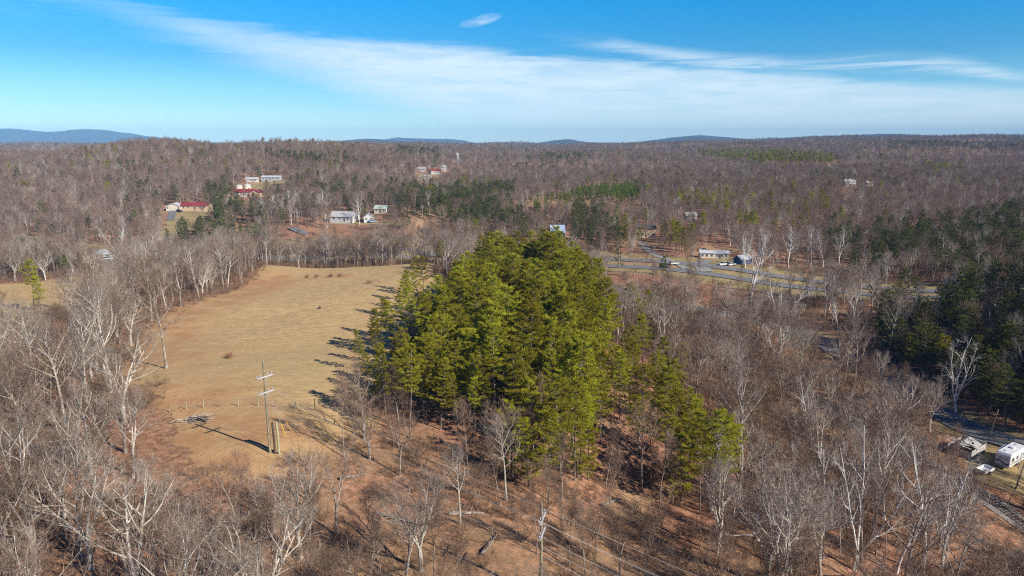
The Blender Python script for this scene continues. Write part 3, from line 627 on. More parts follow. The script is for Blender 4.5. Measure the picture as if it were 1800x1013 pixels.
# --- exclusion and species fields
GROVE = np.array([(-17.5, 97), (-8, 90), (3, 91), (9, 83), (13, 90), (15.5, 108), (18, 132), (21.5, 165), (22.5, 205), (18, 236), (6, 243), (-8, 238), (-13, 222), (-16, 165), (-18.5, 130)])
TAIL = gpoly([(1090, 640), (1140, 620), (1160, 700), (1190, 760), (1250, 830), (1290, 900), (1220, 905), (1160, 850), (1100, 790), (1075, 720)])
CUT = [(-48, 92), (-29, 79), (2.7, 56.5), (43, 42.5)]       # cleared strip below the wires
CLEAR = []
def blocked(x, y, margin=0.0):
    """no tree may stand here"""
    b = (sd_poly(x, y, FIELD) > -1.5 - margin) | (sd_poly(x, y, FIELD2) > -1)
    for P in LAWNS: b |= in_poly(x, y, P)
    for P in BARE: b |= in_poly(x, y, P)
    for L, d in ((HIGHWAY, 23), (ROAD, 6), (RAIL, 3.6), (DRIVE, 4), (DRIVE2, 5), (LANE, 6), (DRIVE3, 5)): b |= d_poly(x, y, L, False) < d
    for (cx, cy, cr_) in CLEAR: b |= (x - cx) ** 2 + (y - cy) ** 2 < cr_ ** 2
    return b
def scatter(poly_or_box, spacing, mask=None):
    """jittered points with the given spacing"""
    x0, y0, x1, y1 = poly_or_box
    nx, ny = int((x1 - x0) / spacing) + 1, int((y1 - y0) / spacing) + 1
    gx, gy = np.meshgrid(x0 + spacing * np.arange(nx), y0 + spacing * np.arange(ny)); gx = gx + (np.arange(ny) % 2)[:, None] * spacing * .5
    x = (gx + rng.uniform(-.46, .46, gx.shape) * spacing).ravel(); y = (gy + rng.uniform(-.46, .46, gy.shape) * spacing).ravel()
    if mask is not None: k = mask(x, y); x, y = x[k], y[k]
    return x, y
def wave(x, y, L, seed):
    g = np.random.default_rng(seed); v = 0
    for k in range(5): a, p = g.uniform(0, 6.28, 2); v = v + np.sin((x * math.cos(a) + y * math.sin(a)) * 6.28 / (L * g.uniform(.6, 1.6)) + p)
    return v / 5
PINE_PATCH = [  # photo polygons, species, share
 ([(905, 345), (1000, 330), (1060, 320), (1125, 310), (1125, 348), (1040, 360), (950, 366)], 'fresh', 0.95),
 ([(1225, 266), (1340, 266), (1450, 274), (1480, 284), (1400, 292), (1260, 282)], 'pine', 0.8),
 ([(1620, 286), (1700, 292), (1690, 304), (1620, 298)], 'pine', 0.4),
 ([(450, 270), (560, 272), (650, 282), (620, 292), (500, 284)], 'dark', 0.55),
 ([(700, 262), (770, 262), (770, 276), (700, 276)], 'dark', 0.5),
 ([(560, 320), (760, 318), (760, 350), (560, 352)], 'dark', 0.24),
 ([(690, 335), (900, 325), (920, 370), (900, 400), (760, 390), (700, 385)], 'dark', 0.62),
 ([(800, 322), (870, 318), (890, 345), (800, 350)], 'pine', 0.35),
 ([(890, 340), (960, 350), (990, 400), (900, 410)], 'dark', 0.25),
 ([(995, 365), (1050, 362), (1090, 400), (1100, 455), (1010, 440)], 'dark', 0.7),
 ([(1060, 400), (1230, 395), (1235, 440), (1150, 445), (1060, 440)], 'pine', 0.4),
 ([(1060, 420), (1180, 425), (1180, 462), (1040, 456)], 'dark', 0.5),
 ([(1180, 340), (1440, 345), (1500, 400), (1330, 410), (1200, 395)], 'pine', 0.13),
 ([(1440, 420), (1560, 395), (1820, 360), (1820, 520), (1640, 520), (1480, 490)], 'dark', 0.62),
 ([(1540, 500), (1820, 480), (1820, 760), (1700, 700), (1560, 640)], 'dark', 0.7),
 ([(1600, 610), (1660, 600), (1690, 650), (1610, 660)], 'pine', 0.9),
 ([(360, 320), (470, 325), (470, 410), (400, 430), (300, 430), (290, 400), (350, 400)], 'dark', 0.55),
 ([(200, 290), (320, 300), (320, 400), (220, 360)], 'dark', 0.12),
 ([(480, 300), (560, 300), (560, 400), (480, 400)], 'dark', 0.14),
 ([(0, 400), (160, 400), (160, 470), (0, 480)], 'dark', 0.12),
 ([(-20, 470), (90, 480), (90, 540), (20, 540)], 'pine', 0.2),
 ([(860, 280), (930, 282), (930, 298), (860, 298)], 'dark', 0.2), ([(950, 272), (1030, 272), (1030, 292), (950, 292)], 'dark', 0.3),
 ([(1560, 250), (1800, 246), (1800, 262), (1560, 262)], 'dark', 0.3),
]
# buildings must be declared before the scatter so that trees keep out of them: (photo x, y, distance Y or None)
HOUSE_AT = {}
def site(key, px, py, rad, box=None, p=0.85):
    x, y = ground(px, py); HOUSE_AT[key] = (x, y); CLEAR.append((x, y, rad))
    if box: keep(*box, y - 2, p)
site('ranch', 346, 369, 13, (318, 350, 372, 374)); site('garage', 308, 369, 7, (296, 352, 322, 374)); site('upper', 432, 345, 14, (405, 330, 462, 348), .8); site('white_home', 444, 320, 9, (430, 312, 460, 322), .8)
site('long_home', 478, 318, 12, (458, 311, 498, 320), .6); site('grey', 606, 389, 12, (584, 374, 632, 392)); site('cottage', 648, 389, 7, (636, 376, 660, 392), .8); site('green_roof', 671, 374, 8, (660, 364, 684, 376), .8)
site('red_far', 764, 306, 10, (754, 293, 776, 308)); site('white_far', 780, 301, 7, (773, 289, 788, 302), .8); site('grey_far', 741, 302, 8, (733, 293, 750, 304), .8); site('barn_far', 750, 316, 8, (740, 306, 760, 318), .8)
site('blue_roof', 979, 416, 8, (966, 400, 992, 418), 1.0); site('tan', 1134, 416, 9, (1116, 400, 1152, 418), .7); site('mobile', 1254, 453, 11, (1228, 426, 1284, 470)); site('shed', 1305, 463, 6, (1288, 444, 1324, 468), .8)
site('wood_house', 1491, 327, 8, (1478, 315, 1504, 329), .7); site('cabin', 1213, 385, 7, (1204, 374, 1224, 386), .7); site('left_yard', 184, 455, 9, (160, 436, 202, 458), .85); site('wood_house2', 1528, 326, 6, (1518, 318, 1538, 328), .5)
site('tower', 804, 290, 6, (797, 270, 812, 292), .8)
site('camper', 1772, 812, 9, (1735, 770, 1800, 840), .95); site('trailer', 1730, 830, 4, (1712, 812, 1748, 842), .85); site('ruin', 1695, 792, 7, (1664, 752, 1726, 806), .75)
keep(1040, 458, 1240, 498, 318, .88); keep(1240, 468, 1450, 515, 285, .8); keep(1440, 485, 1640, 540, 245, .8); keep(1700, 865, 1800, 940, 100, .9); keep(905, 322, 1125, 354, ground(1000, 356)[1], .8); keep(1225, 268, 1470, 290, ground(1350, 296)[1], .5); keep(0, 488, 135, 525, ground(60, 530)[1], .85); keep(190, 390, 240, 456, 330, .6); keep(262, 412, 335, 452, 330, .5); keep(1300, 405, 1340, 565, 200, .8); keep(1340, 470, 1400, 592, 195, .75); keep(1400, 480, 1500, 596, 195, .6); keep(1240, 490, 1290, 560, 200, .7); keep(1400, 665, 1450, 785, 88, .7); keep(1640, 590, 1730, 720, 125, .7); keep(1375, 395, 1520, 465, 340, .6); keep(1230, 530, 1290, 560, 235, .6)
keep(1640, 700, 1800, 790, 125, .8); keep(1380, 670, 1430, 720, 140, .6); keep(440, 458, 770, 520, 230, .97); keep(295, 386, 306, 412, 400, .8); keep(505, 395, 560, 418, 395, .8)
keep(285, 645, 300, 700, 112, .9); keep(290, 600, 440, 800, 78, .95); keep(440, 620, 640, 815, 76, 1.0); keep(235, 540, 420, 660, 108, .85); keep(215, 640, 340, 790, 90, .7); keep(1430, 770, 1670, 1010, 76, .6); keep(1170, 800, 1295, 900, ground(1230, 905)[1], .75); keep(1075, 680, 1165, 800, ground(1120, 790)[1], .7); keep(708, 390, 770, 424, 380, .7); keep(935, 880, 975, 1013, 54, 1.0); keep(640, 790, 900, 870, 58, .3)

def sight_ok(x, y, z, H, wd):
    px, pb, d = proj(x, y, z); _, pt, _ = proj(x, y, z + H * .95); hw = wd * FPX / d; pt = np.minimum(pt, pb)
    ok = np.ones(len(x), bool); u = rng.uniform(0, 1, len(x))
    for (x0, y0, x1, y1, Y, p) in SIGHT:
        ok &= ~((px + hw > x0) & (px - hw < x1) & (pt < y1) & (pb > y0) & (y < Y) & (u < p))
    return ok
def species(x, y, z, default, H=12):
    px, py, d = proj(x, y, z + H * .6); out = np.array([default] * len(x), dtype=object); u = rng.uniform(0, 1, len(x)); done = np.zeros(len(x), bool)
    for P, k, p in PINE_PATCH:
        m_ = in_poly(px, py, P) & (u < p) & ~done & (y > 100); out[m_] = k; done |= m_
    return out
def inview(x, y, marg=1.12): return (y > 30) & (np.abs(x) < 0.75 * marg * (y + 12) + 12)

# grove of pines: a taller right half, a shaded gap, a lower left half
gx, gy = scatter((-24, 80, 30, 246), 3.25, lambda x, y: in_poly(x, y, GROVE))
for x, y in zip(gx, gy):
    xc = -1.2 + (y - 105) * .095; gap = abs(x - xc) < 1.7 + (y - 112) * .014 + .5 * math.sin(y / 9) and 114 < y < 204
    if gap: continue
    rim = float(sd_poly(np.array([x]), np.array([y]), GROVE)[0]); f_s = rng.uniform(.95, 1.22) if x > xc else rng.uniform(.72, .98)
    if rim < 4 and rng.uniform() < .6: f_s *= rng.uniform(.55, .85)
    put('pine', x, y, (f_s * rng.uniform(.9, 1.15), f_s), int(rng.choice([2, 4, 6])) if rim < 4 and rng.uniform() < .6 else None, None, 'grove')
for _ in range(60):
    x, y = rng.uniform(-24, 26), rng.uniform(84, 200)
    dd_ = float(sd_poly(np.array([x]), np.array([y]), GROVE)[0])
    if -4 < dd_ < 1 and rng.uniform() < .7: put('pine', x, y, rng.uniform(.35, .6), int(rng.choice([2, 4, 6])), None, 'grove')
    elif 1 < dd_ < 5 and rng.uniform() < .35: put('slender', x, y, rng.uniform(.8, 1.05), None, None, 'left wood')
gx, gy = scatter((0, 50, 70, 140), 4.0, lambda x, y: in_poly(x, y, TAIL))
for x, y in zip(gx, gy):
    if rng.uniform() < .7: put('pine', x, y, rng.uniform(.55, .92), None, None, 'tail')
for px, py, s in ((1120, 560, .8), (1135, 575, .85), (1150, 585, .8), (1105, 575, .8), (1125, 610, .85), (1150, 620, .8), (1100, 545, .75), (725, 515, .7), (712, 530, .65), (700, 560, .6), (680, 590, .6), (660, 615, .6), (1240, 880, .8), (1270, 890, .85), (1255, 860, .75), (1230, 905, .8), (665, 640, .62), (640, 655, .5), (690, 610, .7), (715, 560, .8), (745, 520, .85), (700, 690, .75), (680, 740, .8), (720, 770, .8), (740, 545, .8), (770, 480, .7), (985, 470, .85), (1140, 590, .9), (1115, 600, .8), (1130, 640, .85), (1165, 690, .7), (1185, 700, .75), (650, 690, .4), (965, 880, .85), (930, 855, .8), (985, 840, .9), (900, 840, .8), (1010, 845, .85), (60, 545, .8), (72, 548, .7), (100, 700, .6), (1620, 640, .7), (1640, 655, .65), (1600, 660, .6), (1790, 590, .8)):
    x, y = ground(px, py); put('pine', x, y, s, None, None, 'edge')

# near woods
def wood(box, spacing, kinds, smin, smax, mask, tagname, H=14, wd=3.0, pr=1.0, thin=1e9):
    x, y = scatter(box, spacing, lambda x, y: ~blocked(x, y) & inview(x, y) & mask(x, y) & ~(sd_poly(x, y, GROVE) > -1.5))
    k = rng.uniform(0, 1, len(x)) < np.where(y > thin, pr * .4, pr); x, y = x[k], y[k]
    z = height(x, y); ok = sight_ok(x, y, z, H, wd); x, y, z = x[ok], y[ok], z[ok]; sp_ = species(x, y, z, 'x', H)
    for a, b_, s in zip(x, y, sp_):
        if s == 'x': s = kinds[int(rng.integers(len(kinds)))]
        put(s, a, b_, rng.uniform(smin, smax), None, None, tagname)
cutd = lambda x, y: d_poly(x, y, CUT, False) > 4.5
wood((-200, 38, -20, 300), 4.8, ['bare'] * 3 + ['slender'] * 2, .66, 1.0, lambda x, y: (x < -20 - 0.0 * y) & cutd(x, y), 'left wood', 14, 2.5)
wood((-26, 33, 30, 92), 3.1, ['bare', 'slender', 'slender', 'slender', 'slender'], .5, .85, lambda x, y: cutd(x, y) & (sd_poly(x, y, TAIL) < -1) & (sd_poly(x, y, FIELD) < -3), 'below wires', 10, 2.0, .85, 64)
wood((20, 34, 125, 335), 3.8, ['slender'] * 5 + ['bare'] * 2, .7, 1.05, lambda x, y: cutd(x, y) & (sd_poly(x, y, TAIL) < -1), 'right slope', 11, 1.6, .9)
wood((-30, 90, 26, 330), 6.5, ['bare', 'slender'], .6, .9, lambda x, y: y > 240, 'behind grove', 12, 2.0)
wood((-230, 270, 40, 337), 4.4, ['bare', 'slender', 'slender'], .6, .95, lambda x, y: (y > 288) | (x > -20), 'behind field', 10, 1.5)
wood((120, 60, 330, 335), 6.0, ['bare', 'slender'], .7, 1.0, lambda x, y: x > 100, 'right hill', 13, 2.0)
# sight-line free off-frame trees on the right hill that shade the slope
# mid and far woods
def far_kind(s, a, b_):
    u = rng.uniform()
    if s == 'bare' and rng.uniform() < .02 + .05 * max(0, wave(np.array([a]), np.array([b_]), 300, 9)[0]): s = 'dark' if u < .6 else 'pine'
    if s == 'bare':
        if u < .30: return 'slender', a, b_, rng.uniform(.7, 1.1), None, None
        if u < .312 + .04 * (wave(np.array([a]), np.array([b_]), 160, 4)[0] > .25): return 'sycamore', a, b_, rng.uniform(.55, .8), None, None
        return 'bare', a, b_, rng.uniform(.6, .95), int(rng.choice(6, p=[.32, .05, .3, .03, .27, .03])), None
    return s, a, b_, rng.uniform(.7, 1.05), None, None

x, y = scatter((-700, 300, 750, 950), 5.7, lambda x, y: inview(x, y, 1.1) & ~((y < 335) & (x > -200) & (x < 330)) & ~((x > -200) & (x < 125) & (y < 335)) & ~blocked(x, y))
z = height(x, y); ok = sight_ok(x, y, z, 13, 2.5); x, y, z = x[ok], y[ok], z[ok]; sp_ = species(x, y, z, 'bare')
for a, b_, s in zip(x, y, sp_): put(*far_kind(s, a, b_), 'far')
x, y = scatter((-2600, 950, 2700, 3300), 10.5, lambda x, y: inview(x, y, 1.08)); 
k = rng.uniform(0, 1, len(x)) < np.clip(1.3 - np.hypot(x, y) / 4200, .3, 1); x, y = x[k], y[k]
z = height(x, y); ok = sight_ok(x, y, z, 14, 3); x, y, z = x[ok], y[ok], z[ok]; sp_ = species(x, y, z, 'bare')
for a, b_, s in zip(x, y, sp_):
    k_, a, b_, sc_, vi_ = far_kind(s, a, b_)[:5]; put(k_, a, b_, (sc_ * 1.35, sc_ * 1.05), vi_, None, 'far')

# --- which trees become objects of their own: the ones nearest the camera inside the frame
T_x = np.array([t_[2] for t_ in TREES]); T_y = np.array([t_[3] for t_ in TREES]); T_z = height(T_x, T_y)
px, pb, dist = proj(T_x, T_y, T_z); _, pt, _ = proj(T_x, T_y, T_z + 12)
frame = (px > -30) & (px < 1830) & (pt < 1013) & (pb > 200)
kinds_ = np.array([t_[0] for t_ in TREES], dtype=object); own = np.zeros(len(TREES), bool); pri = np.array([t_[8] for t_ in TREES])
QUOTA = {'bare': 290, 'slender': 290, 'sycamore': 120, 'pine': 295, 'dark': 200, 'fresh': 60}
for k, q in QUOTA.items():
    idx = np.where((kinds_ == k) & frame)[0]; order = idx[np.lexsort((dist[idx], ~pri[idx]))]; own[order[:q]] = True

def label_for(k, i):
    """words on how the tree looks and which landmarks it stands by"""
    kind = k[0]; x, y = T_x[i], T_y[i]; s = k[4][1] if isinstance(k[4], tuple) else k[4]; g = k[7]
    PXi, PYi = px[i], pb[i]
    size = {'bare': ('tall', 'middling', 'short'), 'slender': ('tall thin', 'thin', 'small thin'), 'pine': ('tall', 'middling', 'short'), 'dark': ('tall', 'middling', 'short')}.get(kind, ('tall', 'middling', 'short'))
    lo, hi = {'bare': (.8, .93), 'slender': (.8, .95), 'pine': (.88, 1.02)}.get(kind, (.8, .95)); sz = size[0] if s > hi else size[2] if s < lo else size[1]
    form = {'bare': ('single-stemmed', 'two-limbed', 'three-limbed', 'straight', 'light grey forked', 'wide many-limbed')}.get(kind)
    form = form[k[1]] + ' ' if form else ''
    noun = {'bare': 'bare grey tree', 'slender': 'bare sapling', 'sycamore': 'white barked sycamore', 'pine': 'yellow green pine', 'dark': 'dark green evergreen', 'fresh': 'bright green young pine'}[kind]
    if g == 'grove':
        side = 'sunny right side' if x > 12 else 'taller right half' if x > 5 else 'left half' if x > -10 else 'field side'
        dep = 'front row' if y < 104 else 'front half' if y < 140 else 'middle' if y < 180 else 'back half'
        where = f'in the {dep}, {side} of the central grove'
    elif g == 'tail': where = 'in the strip of pines trailing down right of the grove'
    elif g == 'edge': where = 'at the ragged edge of the central grove' if abs(x) < 45 else 'standing alone among bare trees'
    elif g == 'left wood':
        where = ('in the bottom left corner wood' if PYi > 900 and PXi < 330 else 'in the wood in front of the pole field' if PYi > 830 else 'along the left edge of the tan field' if d_poly(x, y, FIELD) < 9 else 'in the left wood beside the near field' if y < 110 else 'in the left wood toward the far left field' if y < 190 else 'between the far left field and the highway')
    elif g == 'below wires': where = 'below the overhead wires, left of the second pole' if PXi < 930 else 'below the overhead wires, right of the second pole'
    elif g == 'right slope': where = ('at the bottom below the railway' if PYi > 930 else 'on the slope right of the trailing pines' if y < 100 else 'on the slope right of the grove' if x < 60 else 'between the railway and the small road' if y < 240 else 'between the small road and the highway')
    elif g == 'behind grove': where = 'behind the far end of the pine grove'
    elif g == 'behind field': where = 'in the row of trees between the field crest and the highway'
    elif g == 'right hill': where = 'on the shaded slope right of the small road' if y < 230 else 'behind the right end of the highway'
    else: where = 'on the left hill beyond the highway' if PXi < 700 else 'beyond the highway behind the grove' if PXi < 1050 else 'on the right hill beyond the highway'
    return f'{sz} {form}{noun} {where}', f'{noun}s {where}'
for i in np.where(own)[0]:
    k = TREES[i]
    if k[6]: lb, gp = k[6], k[7] or 'white sycamores along the valley and the highway' if k[0] == 'sycamore' else k[7]
    else: lb, gp = label_for(k, i)
    plant(k[0], k[1], k[2], k[3], k[4], k[5], lb, gp)

# --- every further tree: one mass per kind, grown from the same trees
def mass(name, label, cat, kinds, pts):
    """pts: (kind, vi, x, y, z, sx, sz, rz)"""
    used = []
    for k in kinds: used += [(k, i) for i in range(len(PROTO[k])) if (k, i) in SOURCE]
    if not pts or not used: return
    ix = {u: n for n, u in enumerate(used)}
    me = bpy.data.meshes.new(name); me.from_pydata([(p[2], p[3], p[4]) for p in pts], [], [])
    for an, typ, vals in (('pick', 'INT', [ix.get((p[0], p[1]), 0) for p in pts]), ('turn', 'FLOAT', [p[7] for p in pts]), ('wide', 'FLOAT', [p[5] for p in pts]), ('tall', 'FLOAT', [p[6] for p in pts])):
        a = me.attributes.new(an, typ, 'POINT'); a.data.foreach_set('value', np.array(vals, np.int32 if typ == 'INT' else np.float32))
    o = link(name, me, kind='stuff'); o['label'] = label; o['category'] = cat
    gt = bpy.data.node_groups.new(name, 'GeometryNodeTree'); gt.interface.new_socket('Geometry', in_out='INPUT', socket_type='NodeSocketGeometry'); gt.interface.new_socket('Geometry', in_out='OUTPUT', socket_type='NodeSocketGeometry')
    N = NT(gt); gi = N.new('NodeGroupInput'); go = N.new('NodeGroupOutput'); alljoin = N.new('GeometryNodeJoinGeometry')
    for u in reversed(used):
        j = N.new('GeometryNodeJoinGeometry')
        for ob in SOURCE[u]:
            oi = N.new('GeometryNodeObjectInfo', transform_space='ORIGINAL'); oi.inputs['Object'].default_value = ob; N.l.new(oi.outputs['Geometry'], j.inputs[0])
        g2 = N.new('GeometryNodeGeometryToInstance'); N.l.new(j.outputs[0], g2.inputs[0]); N.l.new(g2.outputs[0], alljoin.inputs[0])
    iop = N.new('GeometryNodeInstanceOnPoints'); N.l.new(gi.outputs[0], iop.inputs['Points']); N.l.new(alljoin.outputs[0], iop.inputs['Instance']); iop.inputs['Pick Instance'].default_value = True
    def na(nm, typ): q = N.new('GeometryNodeInputNamedAttribute', data_type=typ); q.inputs[0].default_value = nm; return q.outputs[0]
    N.l.new(na('pick', 'INT'), iop.inputs['Instance Index'])
    cr_ = N.new('ShaderNodeCombineXYZ'); N.l.new(na('turn', 'FLOAT'), cr_.inputs[2]); N.l.new(cr_.outputs[0], iop.inputs['Rotation'])
    cs = N.new('ShaderNodeCombineXYZ'); wd_ = na('wide', 'FLOAT'); N.l.new(wd_, cs.inputs[0]); N.l.new(wd_, cs.inputs[1]); N.l.new(na('tall', 'FLOAT'), cs.inputs[2]); N.l.new(cs.outputs[0], iop.inputs['Scale'])
    N.l.new(iop.outputs[0], go.inputs[0]); md = o.modifiers.new('trees', 'NODES'); md.node_group = gt
def pts_of(ks): 
    out = []
    for i in np.where(~own)[0]:
        k = TREES[i]
        if k[0] in ks and (k[0], k[1]) in SOURCE:
            s = k[4] if isinstance(k[4], tuple) else (k[4], k[4]); out.append((k[0], k[1], k[2], k[3], T_z[i], s[0], s[1], k[5]))
    return out
mass('bare_woodland', 'grey brown leafless wood covering the far hills to the skyline', 'woodland', ('bare', 'slender', 'sycamore'), pts_of(('bare', 'slender', 'sycamore')))
mass('pine_woodland', 'scattered green pines among the far bare woods', 'woodland', ('pine', 'dark', 'fresh'), pts_of(('pine', 'dark', 'fresh')))

# --- undergrowth
bx, by = scatter((-200, 32, 330, 335), 2.5, lambda x, y: inview(x, y) & ~blocked(x, y, -2) & ((sd_poly(x, y, GROVE) < -1)) )
k = rng.uniform(0, 1, len(bx)) < np.where(bx > 22, .78, np.where(by > 235, .8, np.where(d_poly(bx, by, CUT, False) < 6, .4, .72))); bx, by = bx[k], by[k]; bz = height(bx, by); ok = sight_ok(bx, by, bz, 2.5, 1.0); bx, by, bz = bx[ok], by[ok], bz[ok]
f_ = np.where(np.hypot(bx, by) > 45)[0]
for vi in range(3):
    q = f_[vi * 5 + 2]; plant('brush', vi, bx[q], by[q], 1.0, 0.3 * vi, ('low brown shrub among bare trees at the wood floor', 'taller brown shrub among bare trees at the wood floor', 'smallest brown shrub among bare trees at the wood floor')[vi], 'shrubs on the wood floor')
bx2, by2 = scatter((-420, 362, 330, 520), 4.5, lambda x, y: inview(x, y) & ~blocked(x, y)); bz2 = height(bx2, by2); ok = sight_ok(bx2, by2, bz2, 2.5, 1) & (rng.uniform(0, 1, len(bx2)) < .45); bx2, by2, bz2 = bx2[ok], by2[ok], bz2[ok]
pts = [('brush', int(rng.integers(3)), a, b_, c_, rng.uniform(.6, 1.4), rng.uniform(.45, 1.3), rng.uniform(0, 6.28)) for a, b_, c_ in list(zip(bx, by, bz)) + list(zip(bx2, by2, bz2))]
mass('undergrowth', 'brown leafless brush filling the wood floors and banks', 'undergrowth', ('brush',), pts)
print('TREES', len(TREES), {k: int(((kinds_ == k)).sum()) for k in QUOTA}, 'own', int(own.sum()), 'brush', len(pts))
# ------------------------------------------------------------------ poles and wires
WOODP = two_tone('pole_wood', (0.20, 0.16, 0.10), (0.36, 0.31, 0.21), 2.0, 0.9, (4, 4, .5)); GREENP = two_tone('treated_wood', (0.30, 0.31, 0.19), (0.42, 0.41, 0.27), 2.0, 0.9, (4, 4, .5))
DARKP = two_tone('dark_wood', (0.06, 0.045, 0.035), (0.12, 0.09, 0.07), 2.0, 0.9, (4, 4, .5)); ARMM = two_tone('arm_pale', (0.38, 0.40, 0.41), (0.54, 0.56, 0.57), 3.0, 0.6)
CER = two_tone('insulator_grey', (0.5, 0.52, 0.55), (0.7, 0.72, 0.75), 5, .3); WIRE = two_tone('wire_metal', (0.40, 0.38, 0.35), (0.55, 0.53, 0.5), 1, .4); YEL = two_tone('yellow_guard', (0.75, 0.45, 0.03), (0.85, 0.55, 0.05), 2, .5)
STEEL = two_tone('galvanised_steel', (0.36, 0.37, 0.38), (0.5, 0.51, 0.52), 1.5, .5)
AV = unit(np.array([0.57, 0.82, 0])); WV = unit(np.array([0.82, -0.57, 0]))
def power_pole(x, y, H, drops, label, AV=AV):
    WV = np.array([AV[1], -AV[0], 0])
    z = h1(x, y); r = empty('utility_pole', (x, y, z), label, 'utility pole', 'utility poles under the hilltop wires')
    mb = MB(); mb.tube([(0, 0, -.5), (0, 0, H * .5), (0, 0, H)], [.17, .14, .11], 10); mb.build('pole', WOODP, r)
    rot = np.array([AV, WV, [0, 0, 1]]).T; pts = []
    for d in drops:
        for sd in (1,):
            a = MB(); a.box(WV * .14 * sd + np.array([0, 0, H - d]), (2.3, .10, .13), rot=rot); arm = a.build('crossarm', ARMM, r)
            if sd > 0:
                for q in (-1.06, -.5, .5, 1.06):
                    i = MB(); p = AV * q + np.array([0, 0, H - d]); i.tube([p + [0, 0, .08], p + [0, 0, .16], p + [0, 0, .2], p + [0, 0, .3], p + [0, 0, .36]], [.02, .025, .05, .04, .02], 8); i.build('insulator', CER, arm)
        b = MB()
        for q in (-1, 1): b.tube([AV * .8 * q + np.array([0, 0, H - d - .05]), np.array([0, 0, H - d - .75])], .02, 4)
        b.build('brace', STEEL, r); pts += [np.array([x, y, z + H - d + .36]) + AV * 1.06, np.array([x, y, z + H - d + .36]) - AV * 1.06]
    pts += [np.array([x, y, z + H - drops[-1] - 1.4]) + WV * .17, np.array([x, y, z + H - drops[-1] - 2.3]) + WV * .17]
    return pts
p1 = ground(475, 796); H1 = single(p1[0], 633, p1[1]); A1 = power_pole(p1[0], p1[1], H1, (2.1, 4.1), 'tall two-armed power pole standing on the tan field beside two stub posts')
p2 = (2.7, 56.5); H2 = single(p2[0], 883, p2[1]); A2 = power_pole(p2[0], p2[1], H2, (1.6, 3.1), 'two-armed power pole rising from the trees at the bottom centre, its foot hidden', unit(np.array([.25, .97, 0])))
p3 = (p2[0] + 40, p2[1] - 14); A3 = power_pole(p3[0], p3[1], 12, (1.6, 3.1), 'two-armed power pole lowest on the slope below the frame')
names = ('upper arm far end', 'upper arm near end', 'lower arm far end', 'lower arm near end', 'pole shaft, higher of two', 'pole shaft, lowest wire')
for n, (B, C, wh) in enumerate(((A1, A2, 'between field pole and bottom pole'), (A2, A3, 'running right from the bottom pole'))):
    for k in range(6):
        t_ = np.linspace(0, 1, 24)[:, None]; P = B[k] * (1 - t_) + C[k] * t_; P[:, 2] -= (0.9 + .15 * k) * 4 * (t_ * (1 - t_))[:, 0]
        mb = MB(); mb.tube(P, .013 if k < 4 else .018, 4); tag(mb.build('overhead_wire', WIRE), f'thin wire {wh}, from the {names[k]}', 'wire', 'overhead wires between the power poles')
for d, H, mt, lb in ((.62, 4.1, DARKP, 'dark stub post close beside the field power pole'), (1.15, 4.3, GREENP, 'pale greenish stub post right of the dark one at the field pole')):
    x, y = p1[0] + d * .97, p1[1] - d * .05; mb = MB(); mb.tube([(0, 0, -.4), (.02, 0, H * .5), (-.05, 0, H)], [.15, .145, .135], 9); o = mb.build('stub_post', mt); o.location = (x, y, h1(x, y)); tag(o, lb, 'post', 'stub posts at the field power pole')
for (gx_, gy_), dpt, lb in ((ground(503, 770), 2.2, 'left guy wire with yellow guard right of the field pole'), (ground(513, 757), 4.2, 'right guy wire with yellow guard right of the field pole')):
    z = h1(gx_, gy_); r = empty('guy_wire', (gx_, gy_, z), lb, 'guy wire', 'guy wires of the field power pole'); a = np.array([p1[0] - gx_, p1[1] - gy_, h1(*p1) + H1 - dpt - z]); mb = MB(); mb.tube([(0, 0, -.1), a], .015, 4); mb.build('cable', WIRE, r)
    u_ = unit(a); mb = MB(); mb.tube([u_ * .3, u_ * 2.6], .055, 6); mb.build('yellow_guard', YEL, r)
def plain_pole(pxb, pyb, pxt, pyt, rad, mt, label, arms=0, Hs=None, nm='utility_pole', cat='utility pole'):
    x, y = ground(pxb, pyb); z = h1(x, y); H = single(x, pyt, y); d = proj(x, y, z)[2]; lean = (pxt - pxb) / FPX * d
    r = empty(nm, (x, y, z), label, cat); mb = MB(); mb.tube([(0, 0, -.4), (lean * .5, 0, H * .5), (lean, 0, H)], [rad, rad * .85, rad * .7], 8); mb.build('pole', mt, r)
    for k in range(arms):
        a = MB(); a.box((lean, 0, H - .5 - k * 1.1), (2.4, .12, .14)); ao = a.build('crossarm', ARMM, r)
        for q in (-1, -.4, .4, 1): i = MB(); i.tube([(lean + q, 0, H - .43 - k * 1.1), (lean + q, 0, H - .15 - k * 1.1)], [.05, .03], 6); i.build('insulator', CER, ao)
    return r
plain_pole(1737, 775, 1746, 720, .15, WOODP, 'leaning pale pole by the small road behind the white camper'); plain_pole(1784, 860, 1796, 803, .15, DARKP, 'dark pole standing in front of the white camper')
plain_pole(1767, 892, 1784, 851, .09, WOODP, 'thin leaning pale post beside the railway track', nm='leaning_post', cat='post')
plain_pole(449, 402, 449, 379, .2, WOODP, 'wooden pole on the reddish clearing left of the lane', 1); plain_pole(300, 408, 300, 384, .2, WOODP, 'wooden pole at the foot of the ranch house drive', 0)
plain_pole(743, 388, 743, 361, .22, WOODP, 'wooden pole with crossarms above the red bank', 2); plain_pole(726, 352, 726, 341, .2, WOODP, 'distant pole among dark pines above the red bank', 1); plain_pole(771, 331, 771, 319, .2, WOODP, 'distant pole below the farthest red roof', 1)

